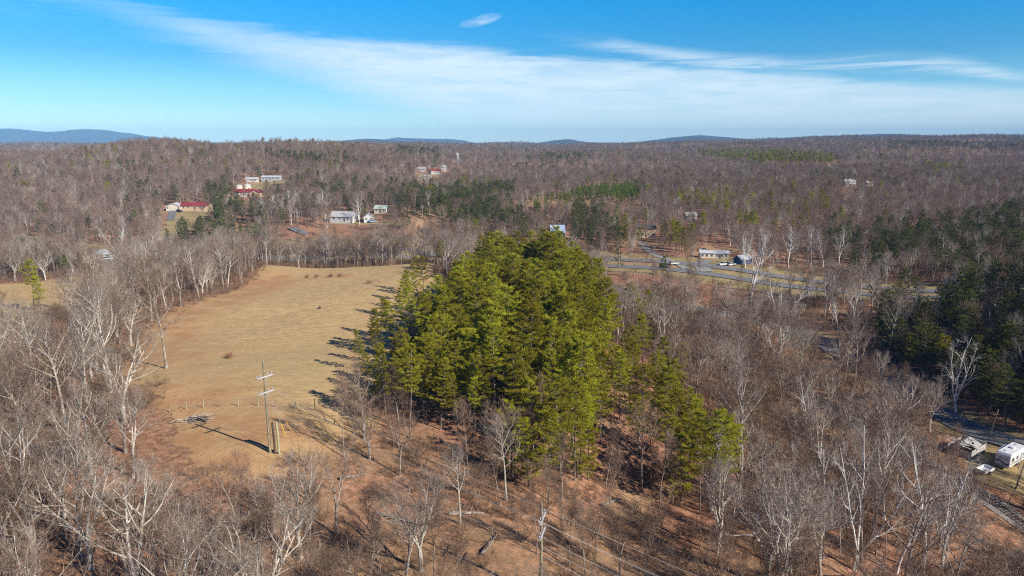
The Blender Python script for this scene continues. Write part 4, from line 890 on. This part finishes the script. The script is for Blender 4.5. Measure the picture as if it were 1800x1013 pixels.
# fence across the field
FP = [ground(*p) for p in ((298, 724), (328, 720), (358, 717), (388, 715), (419, 714), (454, 714), (485, 716), (520, 719), (554, 722))]
fr = empty('wire_fence', (*FP[0], 0), 'old wire fence with pale posts crossing the tan field behind the power pole', 'fence')
for i, (x, y) in enumerate(FP):
    z = h1(x, y); mb = MB(); H = 1.9 if i == 8 else 1.25; mb.tube([(0, 0, -.3), (0, 0, H * .5), (.03 * (i % 3 - 1), 0, H)], [.075, .07, .06], 7); o = mb.build('post', DARKP if i == 8 else GREENP if i % 3 else WOODP, fr); o.location = (x - FP[0][0], y - FP[0][1], z)
for hz_ in (.35, .7, 1.05):
    mb = MB(); mb.tube([(x - FP[0][0], y - FP[0][1] - .08, h1(x, y) + hz_) for x, y in FP], .012, 4); mb.build('wire', RUST, fr)

# guardrail along the near side of the highway
gp = offset(HIGHWAY, 15.2); gp = gp[(gp[:, 0] > -330) & (gp[:, 0] < 10)]; gz = height(gp[:, 0], gp[:, 1]); gr = empty('guardrail', (0, 0, 0), 'long steel guardrail along the near side of the highway behind the field', 'guardrail')
mb = MB(); V = []
for (dy_, z0) in ((0, .45), (-.06, .52), (0, .6), (-.06, .7), (0, .78)): V.append(np.stack([gp[:, 0], gp[:, 1] + dy_, gz + z0], 1))
n_g = len(gp); mb.add(np.vstack(V), [(k * n_g + i, k * n_g + i + 1, (k + 1) * n_g + i + 1, (k + 1) * n_g + i) for k in range(4) for i in range(n_g - 1)]); mb.build('rail', STEEL, gr)
for i in range(0, n_g): mb = MB(); mb.box((0, 0, .35), (.14, .16, .9)); o = mb.build('post', WOODP, gr); o.location = (gp[i, 0], gp[i, 1] + .12, gz[i])

# ------------------------------------------------------------------ houses
def paint(name, c, v=.12, rough=.6): return two_tone(name, tuple(q * (1 - v) for q in c), tuple(min(.85, q * (1 + v)) for q in c), .8, rough, (1, 1, 3))
M_ = {'white': paint('white_siding', (.58, .57, .54)), 'tan': paint('tan_siding', (.60, .44, .28)), 'cream': paint('cream_siding', (.66, .60, .48)), 'grey': paint('grey_siding', (.45, .46, .47)), 'blue': paint('blue_siding', (.06, .10, .2)), 'brick': paint('brick', (.32, .17, .11)),
      'red_roof': paint('red_metal_roof', (.27, .042, .048), .3, .45), 'grey_roof': paint('grey_roof', (.46, .45, .43)), 'white_roof': paint('pale_metal_roof', (.50, .51, .53), .15, .5), 'dark_roof': paint('dark_shingle', (.10, .09, .085)), 'blue_roof': paint('blue_metal_roof', (.30, .38, .50), .1, .5), 'green_roof': paint('pale_green_roof', (.42, .52, .46)), 'door': paint('door_paint', (.16, .10, .08)), 'trim': paint('trim_white', (.75, .75, .73))}
GL, t, b = material('window_glass', .08); b.inputs['Base Color'].default_value = (.03, .04, .05, 1); b.inputs['Specular IOR Level'].default_value = .5
def windows(r, w, d, zc, xs, wall='front', ww=1.1, wh=1.2):
    for x in xs:
        f = MB()
        for (cx, cz, sx, sz) in ((0, wh / 2 + .05, ww + .2, .1), (0, -wh / 2 - .05, ww + .2, .1), (-ww / 2 - .05, 0, .1, wh), (ww / 2 + .05, 0, .1, wh), (0, 0, .06, wh)): f.box((cx, 0, cz), (sx, .08, sz))
        g = MB(); g.box((0, .01, 0), (ww, .05, wh)); fo = f.build('window', M_['trim'], r); go_ = g.build('pane', GL, fo)
        if wall == 'front': fo.location = (x, -d / 2 - .03, zc)
        elif wall == 'left': fo.location = (-w / 2 - .03, x, zc); fo.rotation_euler = (0, 0, R(90))
        else: fo.location = (w / 2 + .03, x, zc); fo.rotation_euler = (0, 0, R(90))
def house(key, label, w, d, hw, rh, rz, wall, roof, wins=(-.3, .3), door=0.0, chim=None, nm='house', cat='house', turn=False, garage=False, base=0.0):
    x, y = HOUSE_AT[key]; z = max(h1(x + a_, y + b__) for a_ in (-w / 3, w / 3) for b__ in (-d / 3, d / 3)) - .15; r = empty(nm, (x, y, z), label, cat, rz=R(rz))
    mb = MB(); o_ = .45
    if not turn:
        mb.prism([(-d / 2, -1.5), (d / 2, -1.5), (d / 2, hw), (0, hw + rh), (-d / 2, hw)], -w / 2, w / 2); mb.v[-1] = mb.v[-1][:, [1, 0, 2]]; mb.build('wall', M_[wall], r)
        rf = MB(); sl_ = rh / (d / 2)
        for sd in (-1, 1):
            e = (d / 2 + o_) * sd; pr = [(0, hw + rh + .04), (e, hw - o_ * sl_ + .04), (e, hw - o_ * sl_ + .22), (0, hw + rh + .24)]; rf.prism(pr, -w / 2 - o_, w / 2 + o_); rf.v[-1] = rf.v[-1][:, [1, 0, 2]]
        ro = rf.build('roof', M_[roof], r)
    else:
        mb.prism([(-w / 2, -1.5), (w / 2, -1.5), (w / 2, hw), (0, hw + rh), (-w / 2, hw)], -d / 2, d / 2); mb.build('wall', M_[wall], r)
        rf = MB(); sl_ = rh / (w / 2)
        for sd in (-1, 1):
            e = (w / 2 + o_) * sd; rf.prism([(0, hw + rh + .04), (e, hw - o_ * sl_ + .04), (e, hw - o_ * sl_ + .22), (0, hw + rh + .24)], -d / 2 - o_, d / 2 + o_)
        ro = rf.build('roof', M_[roof], r)
    if chim is not None: c = MB(); c.box((chim * w, 0, hw + rh + .3), (.9, .8, 1.6)); c.build('chimney', M_['brick'], ro)
    windows(r, w, d, 1.55, [q * w for q in wins]); windows(r, w, d, 1.55, [0], 'right')
    if door is not None:
        dr = MB(); dr.box((0, 0, 0), (1.0, .08, 2.05)); do = dr.build('door', M_['door'], r); do.location = (door * w, -d / 2 - .04, 1.03); k = MB(); k.box((.38, -.07, 0), (.06, .08, .06)); k.build('handle', STEEL, do)
    if garage: g = MB(); g.box((0, 0, 0), (w * .55, .1, 2.3)); go_ = g.build('garage_door', M_['cream'], r); go_.location = (0.05 * w, -d / 2 - .05, 1.2)
    return r
house('ranch', 'long tan ranch house with bright red metal roof above a dry lawn', 18.5, 9, 2.7, 2.0, 3, 'tan', 'red_roof', (-.38, -.2, .22, .38), .02, -.2)
house('garage', 'cream gabled garage at the left end of the red roofed ranch house', 9, 8, 2.7, 1.7, 6, 'cream', 'white_roof', (-.38,), .4, None, 'garage', 'garage', True, True)
r = house('upper', 'long white house with red roof on the wooded hill above the ranch house', 16, 9, 2.8, 2.2, -4, 'white', 'red_roof', (-.35, -.1, .15), .03, .2)
w_ = MB(); w_.prism([(-4.2, -1.2), (4.2, -1.2), (4.2, 2.6), (0, 4.4), (-4.2, 2.6)], -5, 5); wo_ = w_.build('wing', M_['tan'], r); wo_.location = (10.4, -1.2, 0)
w_ = MB()
for sd in (-1, 1): w_.prism([(0, 4.45), (4.7 * sd, 2.4), (4.7 * sd, 2.6), (0, 4.66)], -5.4, 5.4)
o = w_.build('wing_roof', M_['red_roof'], r); o.location = (10.4, -1.2, 0)
house('white_home', 'small bright white home on the hill above the second red roof', 11, 4.5, 2.6, 1.2, 2, 'white', 'white_roof', (-.35, -.1, .3), .12); house('long_home', 'long pale home right of the small bright white one', 18, 5, 2.6, 1.2, -2, 'grey', 'white_roof', (-.4, -.2, .1, .35), -.05)
r = house('grey', 'low grey roofed house left of the white cottages on the bank', 15, 11, 2.7, 2.6, -10, 'white', 'grey_roof', (-.3, -.05, .3), .15); 
house('cottage', 'small white gabled cottage right of the low grey roofed house', 6, 6.5, 2.6, 2.0, 15, 'white', 'white_roof', (-.25,), .25, None, 'cottage', 'house', True); house('green_roof', 'small house with pale green roof behind the white cottage', 8, 6, 2.6, 1.8, -8, 'cream', 'green_roof', (-.3, .3), 0)
house('red_far', 'farthest white house with red roof on the distant clearing', 12, 9, 3, 2.6, 25, 'white', 'red_roof', (-.3, .3), 0); house('white_far', 'white two-storey house right of the farthest red roof', 7, 7, 5, 2.2, 10, 'white', 'white_roof', (-.3, .3), 0); house('grey_far', 'grey house left of the farthest red roof', 10, 7, 2.8, 2.2, 0, 'grey', 'grey_roof', (-.3, .3), 0); house('barn_far', 'pale flat barn below the farthest red roof', 11, 8, 3, 1.4, -5, 'white', 'white_roof', (-.3,), .2, None, 'barn', 'barn')
house('blue_roof', 'barn with steep pale blue metal roof behind the pine grove', 8, 9, 3.0, 3.6, 6, 'blue', 'blue_roof', (-.3,), .2, None, 'barn', 'barn'); house('tan', 'two-storey tan house above the curving driveway', 12, 8, 5.2, 2.2, -8, 'tan', 'dark_roof', (-.38, -.12, .14, .38), .02)
house('cabin', 'small grey cabin deep in the right hill wood', 7, 6, 2.5, 1.8, 8, 'grey', 'grey_roof', (-.3,), .2, None, 'cabin', 'cabin'); house('wood_house', 'white house showing through the trees high on the right hill', 11, 8, 4.5, 2.2, 5, 'white', 'grey_roof', (-.38, -.13, .13, .38), 0); house('wood_house2', 'smaller pale house just right of the white one on the right hill', 7, 6, 2.6, 1.6, 5, 'grey', 'grey_roof', (-.3, .3), 0)
house('shed', 'dark blue shed with white end by the driveway across the highway', 7.5, 5, 2.5, 1.6, 30, 'blue', 'white_roof', (-.2,), .25, None, 'shed', 'shed'); house('left_yard', 'pale grey house by the highway at far left, half hidden by trees', 8, 6, 2.6, 1.6, 10, 'grey', 'white_roof', (-.3, .3), 0)
house('mobile', 'long pale mobile home with a row of dark windows across the highway', 14.5, 5, 2.8, .9, -6, 'cream', 'white_roof', (-.42, -.27, -.1, .1, .27, .42), .19)
x, y = HOUSE_AT['tower']; r = empty('stone_tower', (x, y, h1(x, y)), 'grey stone tower standing above the distant bare woods', 'tower'); mb = MB(); mb.tube([(0, 0, -1), (0, 0, 9), (0, 0, 16)], [3.4, 3.1, 2.9], 10); mb.build('shaft', paint('weathered_stone', (.27, .25, .23)), r); mb = MB(); mb.tube([(0, 0, 16), (0, 0, 16.4), (0, 0, 19)], [3.2, 3.2, .4], 10); mb.build('roof', M_['grey_roof'], r)
for px_, py_, lb in ((420, 331, 'left of two round pale sheds behind the second red roof'), (435, 330, 'right of two round pale sheds behind the second red roof')):
    x, y = ground(px_, py_ + 3); r = empty('round_shed', (x, y, h1(x, y)), lb, 'shed', 'round pale sheds on the hill'); mb = MB(); mb.tube([(0, 0, -1), (0, 0, 3), (0, 0, 3.02)], [3, 3, 2.9], 14); mb.build('wall', M_['cream'], r); mb = MB(); mb.tube([(0, 0, 3.02), (0, 0, 3.7), (0, 0, 4.5), (0, 0, 4.9)], [3.2, 2.8, 1.6, .2], 14); mb.build('roof', M_['grey_roof'], r)

# ------------------------------------------------------------------ vehicles
TYRE = paint('tyre_rubber', (.025, .025, .025), .2, .8); RIM = paint('rim_metal', (.5, .5, .5), .1, .35)
LAMP, t, b = material('headlamp_glass', .1); b.inputs['Base Color'].default_value = (.7, .7, .68, 1)
def carpaint(n, c): m, t, b = material(n, .3); b.inputs['Base Color'].default_value = (*c, 1); b.inputs['Coat Weight'].default_value = .6; return m
def vehicle(x, y, rz, prof, roofp, w, L, wheels, mat, label, nm='car', cat='car', lift=0.0):
    z = h1(x, y) + lift; r = empty(nm, (x, y, z), label, cat, rz=rz); mb = MB(); mb.prism(prof, -w / 2, w / 2); bo = mb.build('body', mat, r); bv = bo.modifiers.new('bevel', 'BEVEL'); bv.width = .08; bv.segments = 3
    if roofp:
        g = MB(); g.prism(roofp, -w / 2 + .12, w / 2 - .12); go_ = g.build('window_band', GL, r); bv = go_.modifiers.new('bevel', 'BEVEL'); bv.width = .05; t_ = MB(); xs = [p[0] for p in roofp]; zt = max(p[1] for p in roofp); top_ = [p[0] for p in roofp if p[1] == zt]; t_.box(((min(top_) + max(top_)) / 2, 0, zt + .03), (max(top_) - min(top_) + .1, w - .3, .07)); t_.build('roof', mat, r)
    for wx in wheels:
        for sd in (-1, 1):
            o = MB(); o.tube([(wx, sd * (w / 2 - .22), .34), (wx, sd * (w / 2 + .01), .34)], .34, 14); wo_ = o.build('wheel', TYRE, r); q = MB(); q.tube([(wx, sd * (w / 2 + .01), .34), (wx, sd * (w / 2 + .03), .34)], .2, 10); q.build('rim', RIM, wo_)
    xf = max(p[0] for p in prof)
    for sd in (-1, 1): o = MB(); o.box((xf - .02, sd * w * .36, .72), (.1, .3, .16)); o.build('headlight', LAMP, r)
    return r
SUV = [(-2.3, .35), (2.3, .35), (2.35, .8), (1.2, 1.02), (-2.3, 1.05)]; SUVR = [(-2.25, 1.05), (1.25, 1.02), (.55, 1.65), (-2.05, 1.68)]; SUVR[2] = (.55, 1.68)
TRK = [(-2.8, .5), (2.7, .5), (2.75, 1.0), (1.4, 1.15), (-2.8, 1.15)]; TRKR = [(-.9, 1.15), (1.45, 1.15), (.8, 1.85), (-.75, 1.85)]
def hw_dir(x): k = np.argmin(abs(HIGHWAY[:, 0] - x)); d = HIGHWAY[k + 1] - HIGHWAY[k]; return k, math.atan2(d[1], d[0])
k_, a_ = hw_dir(79); q = offset(HIGHWAY, 7.3)[k_]; vehicle(q[0], q[1], a_, SUV, SUVR, 1.85, 4.6, (-1.4, 1.4), carpaint('black_paint', (.02, .022, .025)), 'black car driving on the near lane of the highway', lift=.32)
for px_, py_, rz, pf, rp, mt, lb, nm, cat in ((1272, 467, 20, TRK, TRKR, carpaint('white_paint', (.75, .75, .74)), 'white pickup parked in front of the pale mobile home', 'pickup_truck', 'pickup truck'), (1286, 467, 25, SUV, SUVR, carpaint('white_gloss', (.78, .78, .77)), 'white car parked beside the white pickup', 'parked_car', 'car'),
    (1237, 442, 5, TRK, TRKR, carpaint('silver_paint', (.5, .52, .54)), 'silver pickup parked left of the pale mobile home', 'pickup_truck', 'pickup truck'), (190, 457, 10, SUV, SUVR, carpaint('light_paint', (.62, .66, .70)), 'pale car parked in the yard at far left by the highway', 'parked_car', 'car'),
    (316, 373, -20, SUV, SUVR, carpaint('navy_paint', (.03, .05, .09)), 'dark blue car parked between the cream garage and ranch house', 'parked_car', 'car'), (656, 391, 30, SUV, SUVR, carpaint('pale_blue_paint', (.4, .5, .65)), 'light blue car parked by the white cottage', 'parked_car', 'car'), (1185, 466, 15, SUV, SUVR, carpaint('ivory_paint', (.7, .68, .62)), 'cream car waiting at the mouth of the driveway by the highway', 'parked_car', 'car')):
    x, y = ground(px_, py_); vehicle(x, y, R(rz), pf, rp, 1.85, 4.6, (-1.5, 1.5), mt, lb, nm, cat, .3 if cat == 'car' and px_ == 1185 else .05)

# white camper
cx, cy = ground(1775, 815); r = empty('camper_trailer', (cx, cy, h1(cx, cy) + .05), 'large white travel trailer parked on dry grass between the railway and small road', 'camper', rz=math.atan2(.56, .83))
CW = carpaint('camper_white', (.78, .80, .82)); STR = carpaint('camper_stripe', (.05, .06, .09)); STG = carpaint('camper_grey', (.42, .46, .5)); L, w = 7.6, 2.5
prof = [(-L / 2, .55), (L / 2, .55), (L / 2, 2.9), (L / 2 - .35, 3.2), (-L / 2 + .5, 3.2), (-L / 2 + .08, 2.7)]
mb = MB(); mb.prism(prof, -w / 2, w / 2); o = mb.build('body', CW, r); bv = o.modifiers.new('bevel', 'BEVEL'); bv.width = .12; bv.segments = 3
mb = MB(); mb.box((.6, w / 2 + .3, 1.75), (3.4, .75, 2.0)); o = mb.build('slide_out', CW, r); bv = o.modifiers.new('bevel', 'BEVEL'); bv.width = .05
for (xx, zz, ww, hh) in ((-2.6, 1.95, 1.0, .7), (-.6, 1.95, .8, .6), (2.8, 1.95, 1.1, .7)):
    f = MB(); f.box((xx, -w / 2 - .015, zz), (ww + .14, .05, hh + .14)); fo = f.build('window', STG, r); g = MB(); g.box((xx, -w / 2 - .04, zz), (ww, .03, hh)); g.build('pane', GL, fo)
mb = MB(); mb.box((1.3, -w / 2 - .03, 1.55), (.75, .06, 1.85)); do = mb.build('door', STG, r); k = MB(); k.box((1.02, -w / 2 - .08, 1.4), (.1, .05, .16)); k.build('handle', STEEL, do)
for zz, hh, mt in ((1.15, .16, STR), (.95, .08, STG), (1.42, .06, STG)):
    mb = MB(); mb.box((-.15, -w / 2 - .008, zz), (L - .8, .02, hh)); mb.build('stripe', mt, r)
mb = MB(); sw_ = [(-L / 2 - .02, yy, 1.15 + .22 * math.sin(yy * 2.4)) for yy in np.linspace(-1.1, 1.1, 12)]
for a, b_ in zip(sw_[:-1], sw_[1:]): mb.add([a, b_, (b_[0], b_[1], b_[2] + .28), (a[0], a[1], a[2] + .28)], [(0, 1, 2, 3)])
mb.build('stripe', STR, r); mb = MB(); mb.box((-L / 2 - .01, 0, .8), (.03, 2.2, .14)); mb.build('stripe', STG, r)
mb = MB(); mb.box((-L / 2 - .012, 0, 2.05), (.03, 1.5, .5)); mb.build('window', STG, r)
mb = MB(); mb.box((.2, 0, 3.34), (1.1, .75, .3)); o = mb.build('air_conditioner', CW, r); bv = o.modifiers.new('bevel', 'BEVEL'); bv.width = .08
for xx in (-2.4, 2.4): mb = MB(); mb.box((xx, .3, 3.24), (.45, .45, .12)); mb.build('roof_vent', STG, r)
for xx in (.15, 1.05):
    for sd in (-1, 1): o = MB(); o.tube([(xx, sd * (w / 2 - .28), .36), (xx, sd * (w / 2 - .02), .36)], .36, 14); wo_ = o.build('wheel', TYRE, r); q = MB(); q.tube([(xx, sd * (w / 2 - .02), .36), (xx, sd * (w / 2), .36)], .2, 10); q.build('rim', RIM, wo_)
mb = MB(); mb.tube([(L / 2, -.7, .5), (L / 2 + 1.2, 0, .5)], .06, 5); mb.tube([(L / 2, .7, .5), (L / 2 + 1.2, 0, .5)], .06, 5); mb.build('tow_bar', STEEL, r)
mb = MB(); mb.box((-L / 2 - .12, 0, .5), (.14, 2.3, .16)); mb.build('bumper', STEEL, r)

x, y = ground(1730, 831); r = empty('box_trailer', (x, y, h1(x, y)), 'low white open trailer bed left of the white camper', 'trailer', rz=R(28)); mb = MB()
for c, d in (((0, 0, .5), (3.4, 1.8, .12)), ((0, -.87, .8), (3.4, .06, .5)), ((0, .87, .8), (3.4, .06, .5)), ((-1.67, 0, .8), (.06, 1.68, .5)), ((1.67, 0, .8), (.06, 1.68, .5))): mb.box(c, d)
mb.build('bed', CW, r); mb = MB(); mb.tube([(1.7, 0, .45), (2.9, 0, .45)], .05, 5); mb.build('tow_bar', STEEL, r)
for sd in (-1, 1): o = MB(); o.tube([(-.2, sd * .9, .32), (-.2, sd * 1.08, .32)], .32, 12); o.build('wheel', TYRE, r)

x, y = ground(1697, 795); r = empty('ruined_shed', (x, y, h1(x, y)), 'collapsed grey shed heaped with boards, left of the white camper', 'ruined shed', rz=R(35)); WEA = two_tone('weathered_board', (.28, .26, .25), (.5, .48, .46), 1.5, .9, (1, 6, 1))
for c, d, rz_, mt in (((3.3, 0, 1.1), (.12, 4.6, 2.3), 0, 'white'), ((0, -2.2, .9), (6.4, .12, 1.9), 0, 'grey'), ((0, 2.2, .9), (6.4, .12, 1.9), 0, 'grey'), ((-3.2, 0, .7), (.12, 4.3, 1.5), 0, 'grey')): mb = MB(); mb.box(c, d); mb.build('wall', M_[mt] if mt == 'white' else WEA, r)
for c, d, ax in (((.9, -.9, 2.05), (4.4, 2.9, .1), (R(18), R(5), .1)), ((-1.4, .9, 1.6), (4.0, 2.8, .1), (R(-22), R(-9), -.2))): mb = MB(); mb.box((0, 0, 0), d); o = mb.build('roof_panel', WEA, r); o.location = c; o.rotation_euler = ax
g = np.random.default_rng(8)
for k in range(22): mb = MB(); mb.box((0, 0, 0), (g.uniform(.8, 2.6), g.uniform(.12, .5), .06)); o = mb.build('loose_board', WEA if k % 3 else M_['white'], r); o.location = (g.normal(-.6, 1.6), g.normal(.3, 1.1), 2.15 + g.uniform(0, .35)); o.rotation_euler = (g.normal(0, .2), g.normal(0, .2), g.uniform(0, 3.1))

# field details
x, y = ground(352, 742); z = h1(x, y); g = np.random.default_rng(21); r = empty('branch_pile', (x, y, z), 'heap of weathered grey branches and a dark log at the end of the pole shadow', 'branch pile'); mb = MB()
for k in range(60):
    p = np.array([g.normal(-.9, 1.0), g.normal(0, .5), g.uniform(.05, .8)]); d = unit(np.array([1, g.normal(0, .5), g.normal(0, .25)])); mb.tube([p, p + d * g.uniform(.5, 1.1) + [0, 0, .06], p + d * g.uniform(1.1, 2.0)], [.05, .035, .012], 4)
mb.build('branches', MIDB, r); mb = MB(); mb.tube([(-1.2, .1, .4), (.2, 0, .5), (1.0, -.1, .52)], [.26, .33, .36], 10); mb.build('log', DARKP, r)
x, y = ground(562, 543); mb = MB(); mb.tube([(0, 0, -.1), (0, 0, .25), (.05, 0, .6)], [.5, .38, .33], 9); o = mb.build('stump', DARKP); o.location = (x, y, h1(x, y)); tag(o, 'small black stump standing alone in the middle of the tan field', 'stump')
DRY = bark('dry_red_stem', (.16, .07, .04), (.32, .16, .09), .2)
for k, (px_, py_, sc_, lb) in enumerate(((540, 489, .45, 'leftmost reddish bush on the swale across the tan field'), (556, 488, .4, 'second reddish bush on the swale across the tan field'), (582, 487, .5, 'third reddish bush on the swale across the tan field'), (597, 486, .45, 'rightmost reddish bush on the swale across the tan field'), (649, 499, .5, 'single reddish bush right of the swale near the field far edge'), (403, 630, .4, 'small reddish bush by the left edge of the tan field'))):
    x, y = ground(px_, py_); mb = brush(300 + k, 2.6 * sc_ * 1.2, 14); mb.tris(np.array([[(a, b_, c_), (a + .09, b_, c_ + .05), (a + .02, b_ + .06, c_ + .14)] for a, b_, c_ in zip(g.normal(0, .5, 160), g.normal(0, .5, 160), g.uniform(.05, .9, 160))])); o = mb.build('shrub', DRY); o.location = (x, y, h1(x, y)); tag(o, lb, 'shrub', 'reddish bushes on the tan field')
for px_, py_, L_, az_, lb in ((905, 815, 7, 20, 'long fallen trunk lying at the front of the pine grove'), (880, 830, 4.5, -35, 'short fallen trunk left of the long one at the grove front'), (1075, 885, 5, 50, 'fallen pale trunk beside the bare sandy patch'), (820, 905, 4, 10, 'dark fallen log on the leaf litter below the wires'),
                        (700, 915, 5, -20, 'fallen grey limb on the reddish leaf litter left of the second pole'), (620, 840, 3.5, 40, 'short log at the foot of the tan field'), (1035, 930, 5, -50, 'fallen trunk right of the second power pole'), (860, 960, 4, 70, 'thin fallen trunk just left of the second power pole')):
    x, y = ground(px_, py_); g = np.random.default_rng(px_); a = R(az_); t_ = np.linspace(-.5, .5, 6) * L_; P = np.stack([np.cos(a) * t_, np.sin(a) * t_, np.zeros(6)], 1); P[:, 2] = height(x + P[:, 0], y + P[:, 1]) - h1(x, y) + .22 + g.normal(0, .05, 6); mb = MB(); mb.tube(P, np.linspace(.24, .1, 6), 7)
    for k in range(7): q = P[int(g.integers(1, 6))]; d = unit(np.array([g.normal(), g.normal(), abs(g.normal()) * .8 + .2])); mb.tube([q, q + d * .7, q + d * 1.5 + [0, 0, .1]], [.05, .03, .01], 4)
    o = mb.build('fallen_log', BARK); o.location = (x, y, h1(x, y)); tag(o, lb, 'log', 'fallen trunks on the wood floor')
x, y = ground(745, 408); g = np.random.default_rng(31); mb = MB(); ROCK = two_tone('red_rock', (.22, .13, .10), (.42, .28, .22), .5, .95, bump=.5)
for k in range(9):
    n_v = 9; a = np.linspace(0, 6.28, n_v, endpoint=False); c = np.array([g.normal(0, 7), g.normal(0, 2.5) + k * .2, g.uniform(-.6, .8)]); rr_ = g.uniform(1.0, 2.6)
    V = np.vstack([np.stack([np.cos(a) * rr_ * q * g.uniform(.75, 1.2, n_v), np.sin(a) * rr_ * q * g.uniform(.7, 1.1, n_v), np.full(n_v, hh) + g.normal(0, .18, n_v)], 1) for q, hh in ((1.0, -.8), (1.05, .3), (.75, 1.1 * rr_ * .5), (.25, 1.4 * rr_ * .5))]) + c
    mb.add(V, [(l * n_v + i, l * n_v + (i + 1) % n_v, (l + 1) * n_v + (i + 1) % n_v, (l + 1) * n_v + i) for l in range(3) for i in range(n_v)] + [tuple(range(3 * n_v, 4 * n_v))])
o = mb.build('rock_outcrop', ROCK); o.location = (x, y, h1(x, y)); tag(o, 'reddish rock outcrop on the cut bank above the highway', 'rock outcrop')

# ------------------------------------------------------------------ air
mb = MB(); zl, zt = float(GZ.min()) - 1.0, 262.0; mb.box((0, 0, (zl + zt) / 2), (23000, 23000, zt - zl)); hm = bpy.data.materials.new('haze'); hm.use_nodes = True; t = NT(hm.node_tree); t.n.clear()
pv = t.new('ShaderNodeVolumePrincipled'); pv.inputs['Color'].default_value = (.27, .58, .95, 1); pv.inputs['Density'].default_value = 0.85e-4; pv.inputs['Anisotropy'].default_value = -0.3
t.l.new(pv.outputs[0], t.new('ShaderNodeOutputMaterial').inputs['Volume'])
try: hm.cycles.volume_sampling = 'DISTANCE'; hm.cycles.homogeneous_volume = True
except Exception as ex: print('volume settings', ex)
mb.build('haze', hm, kind='stuff')
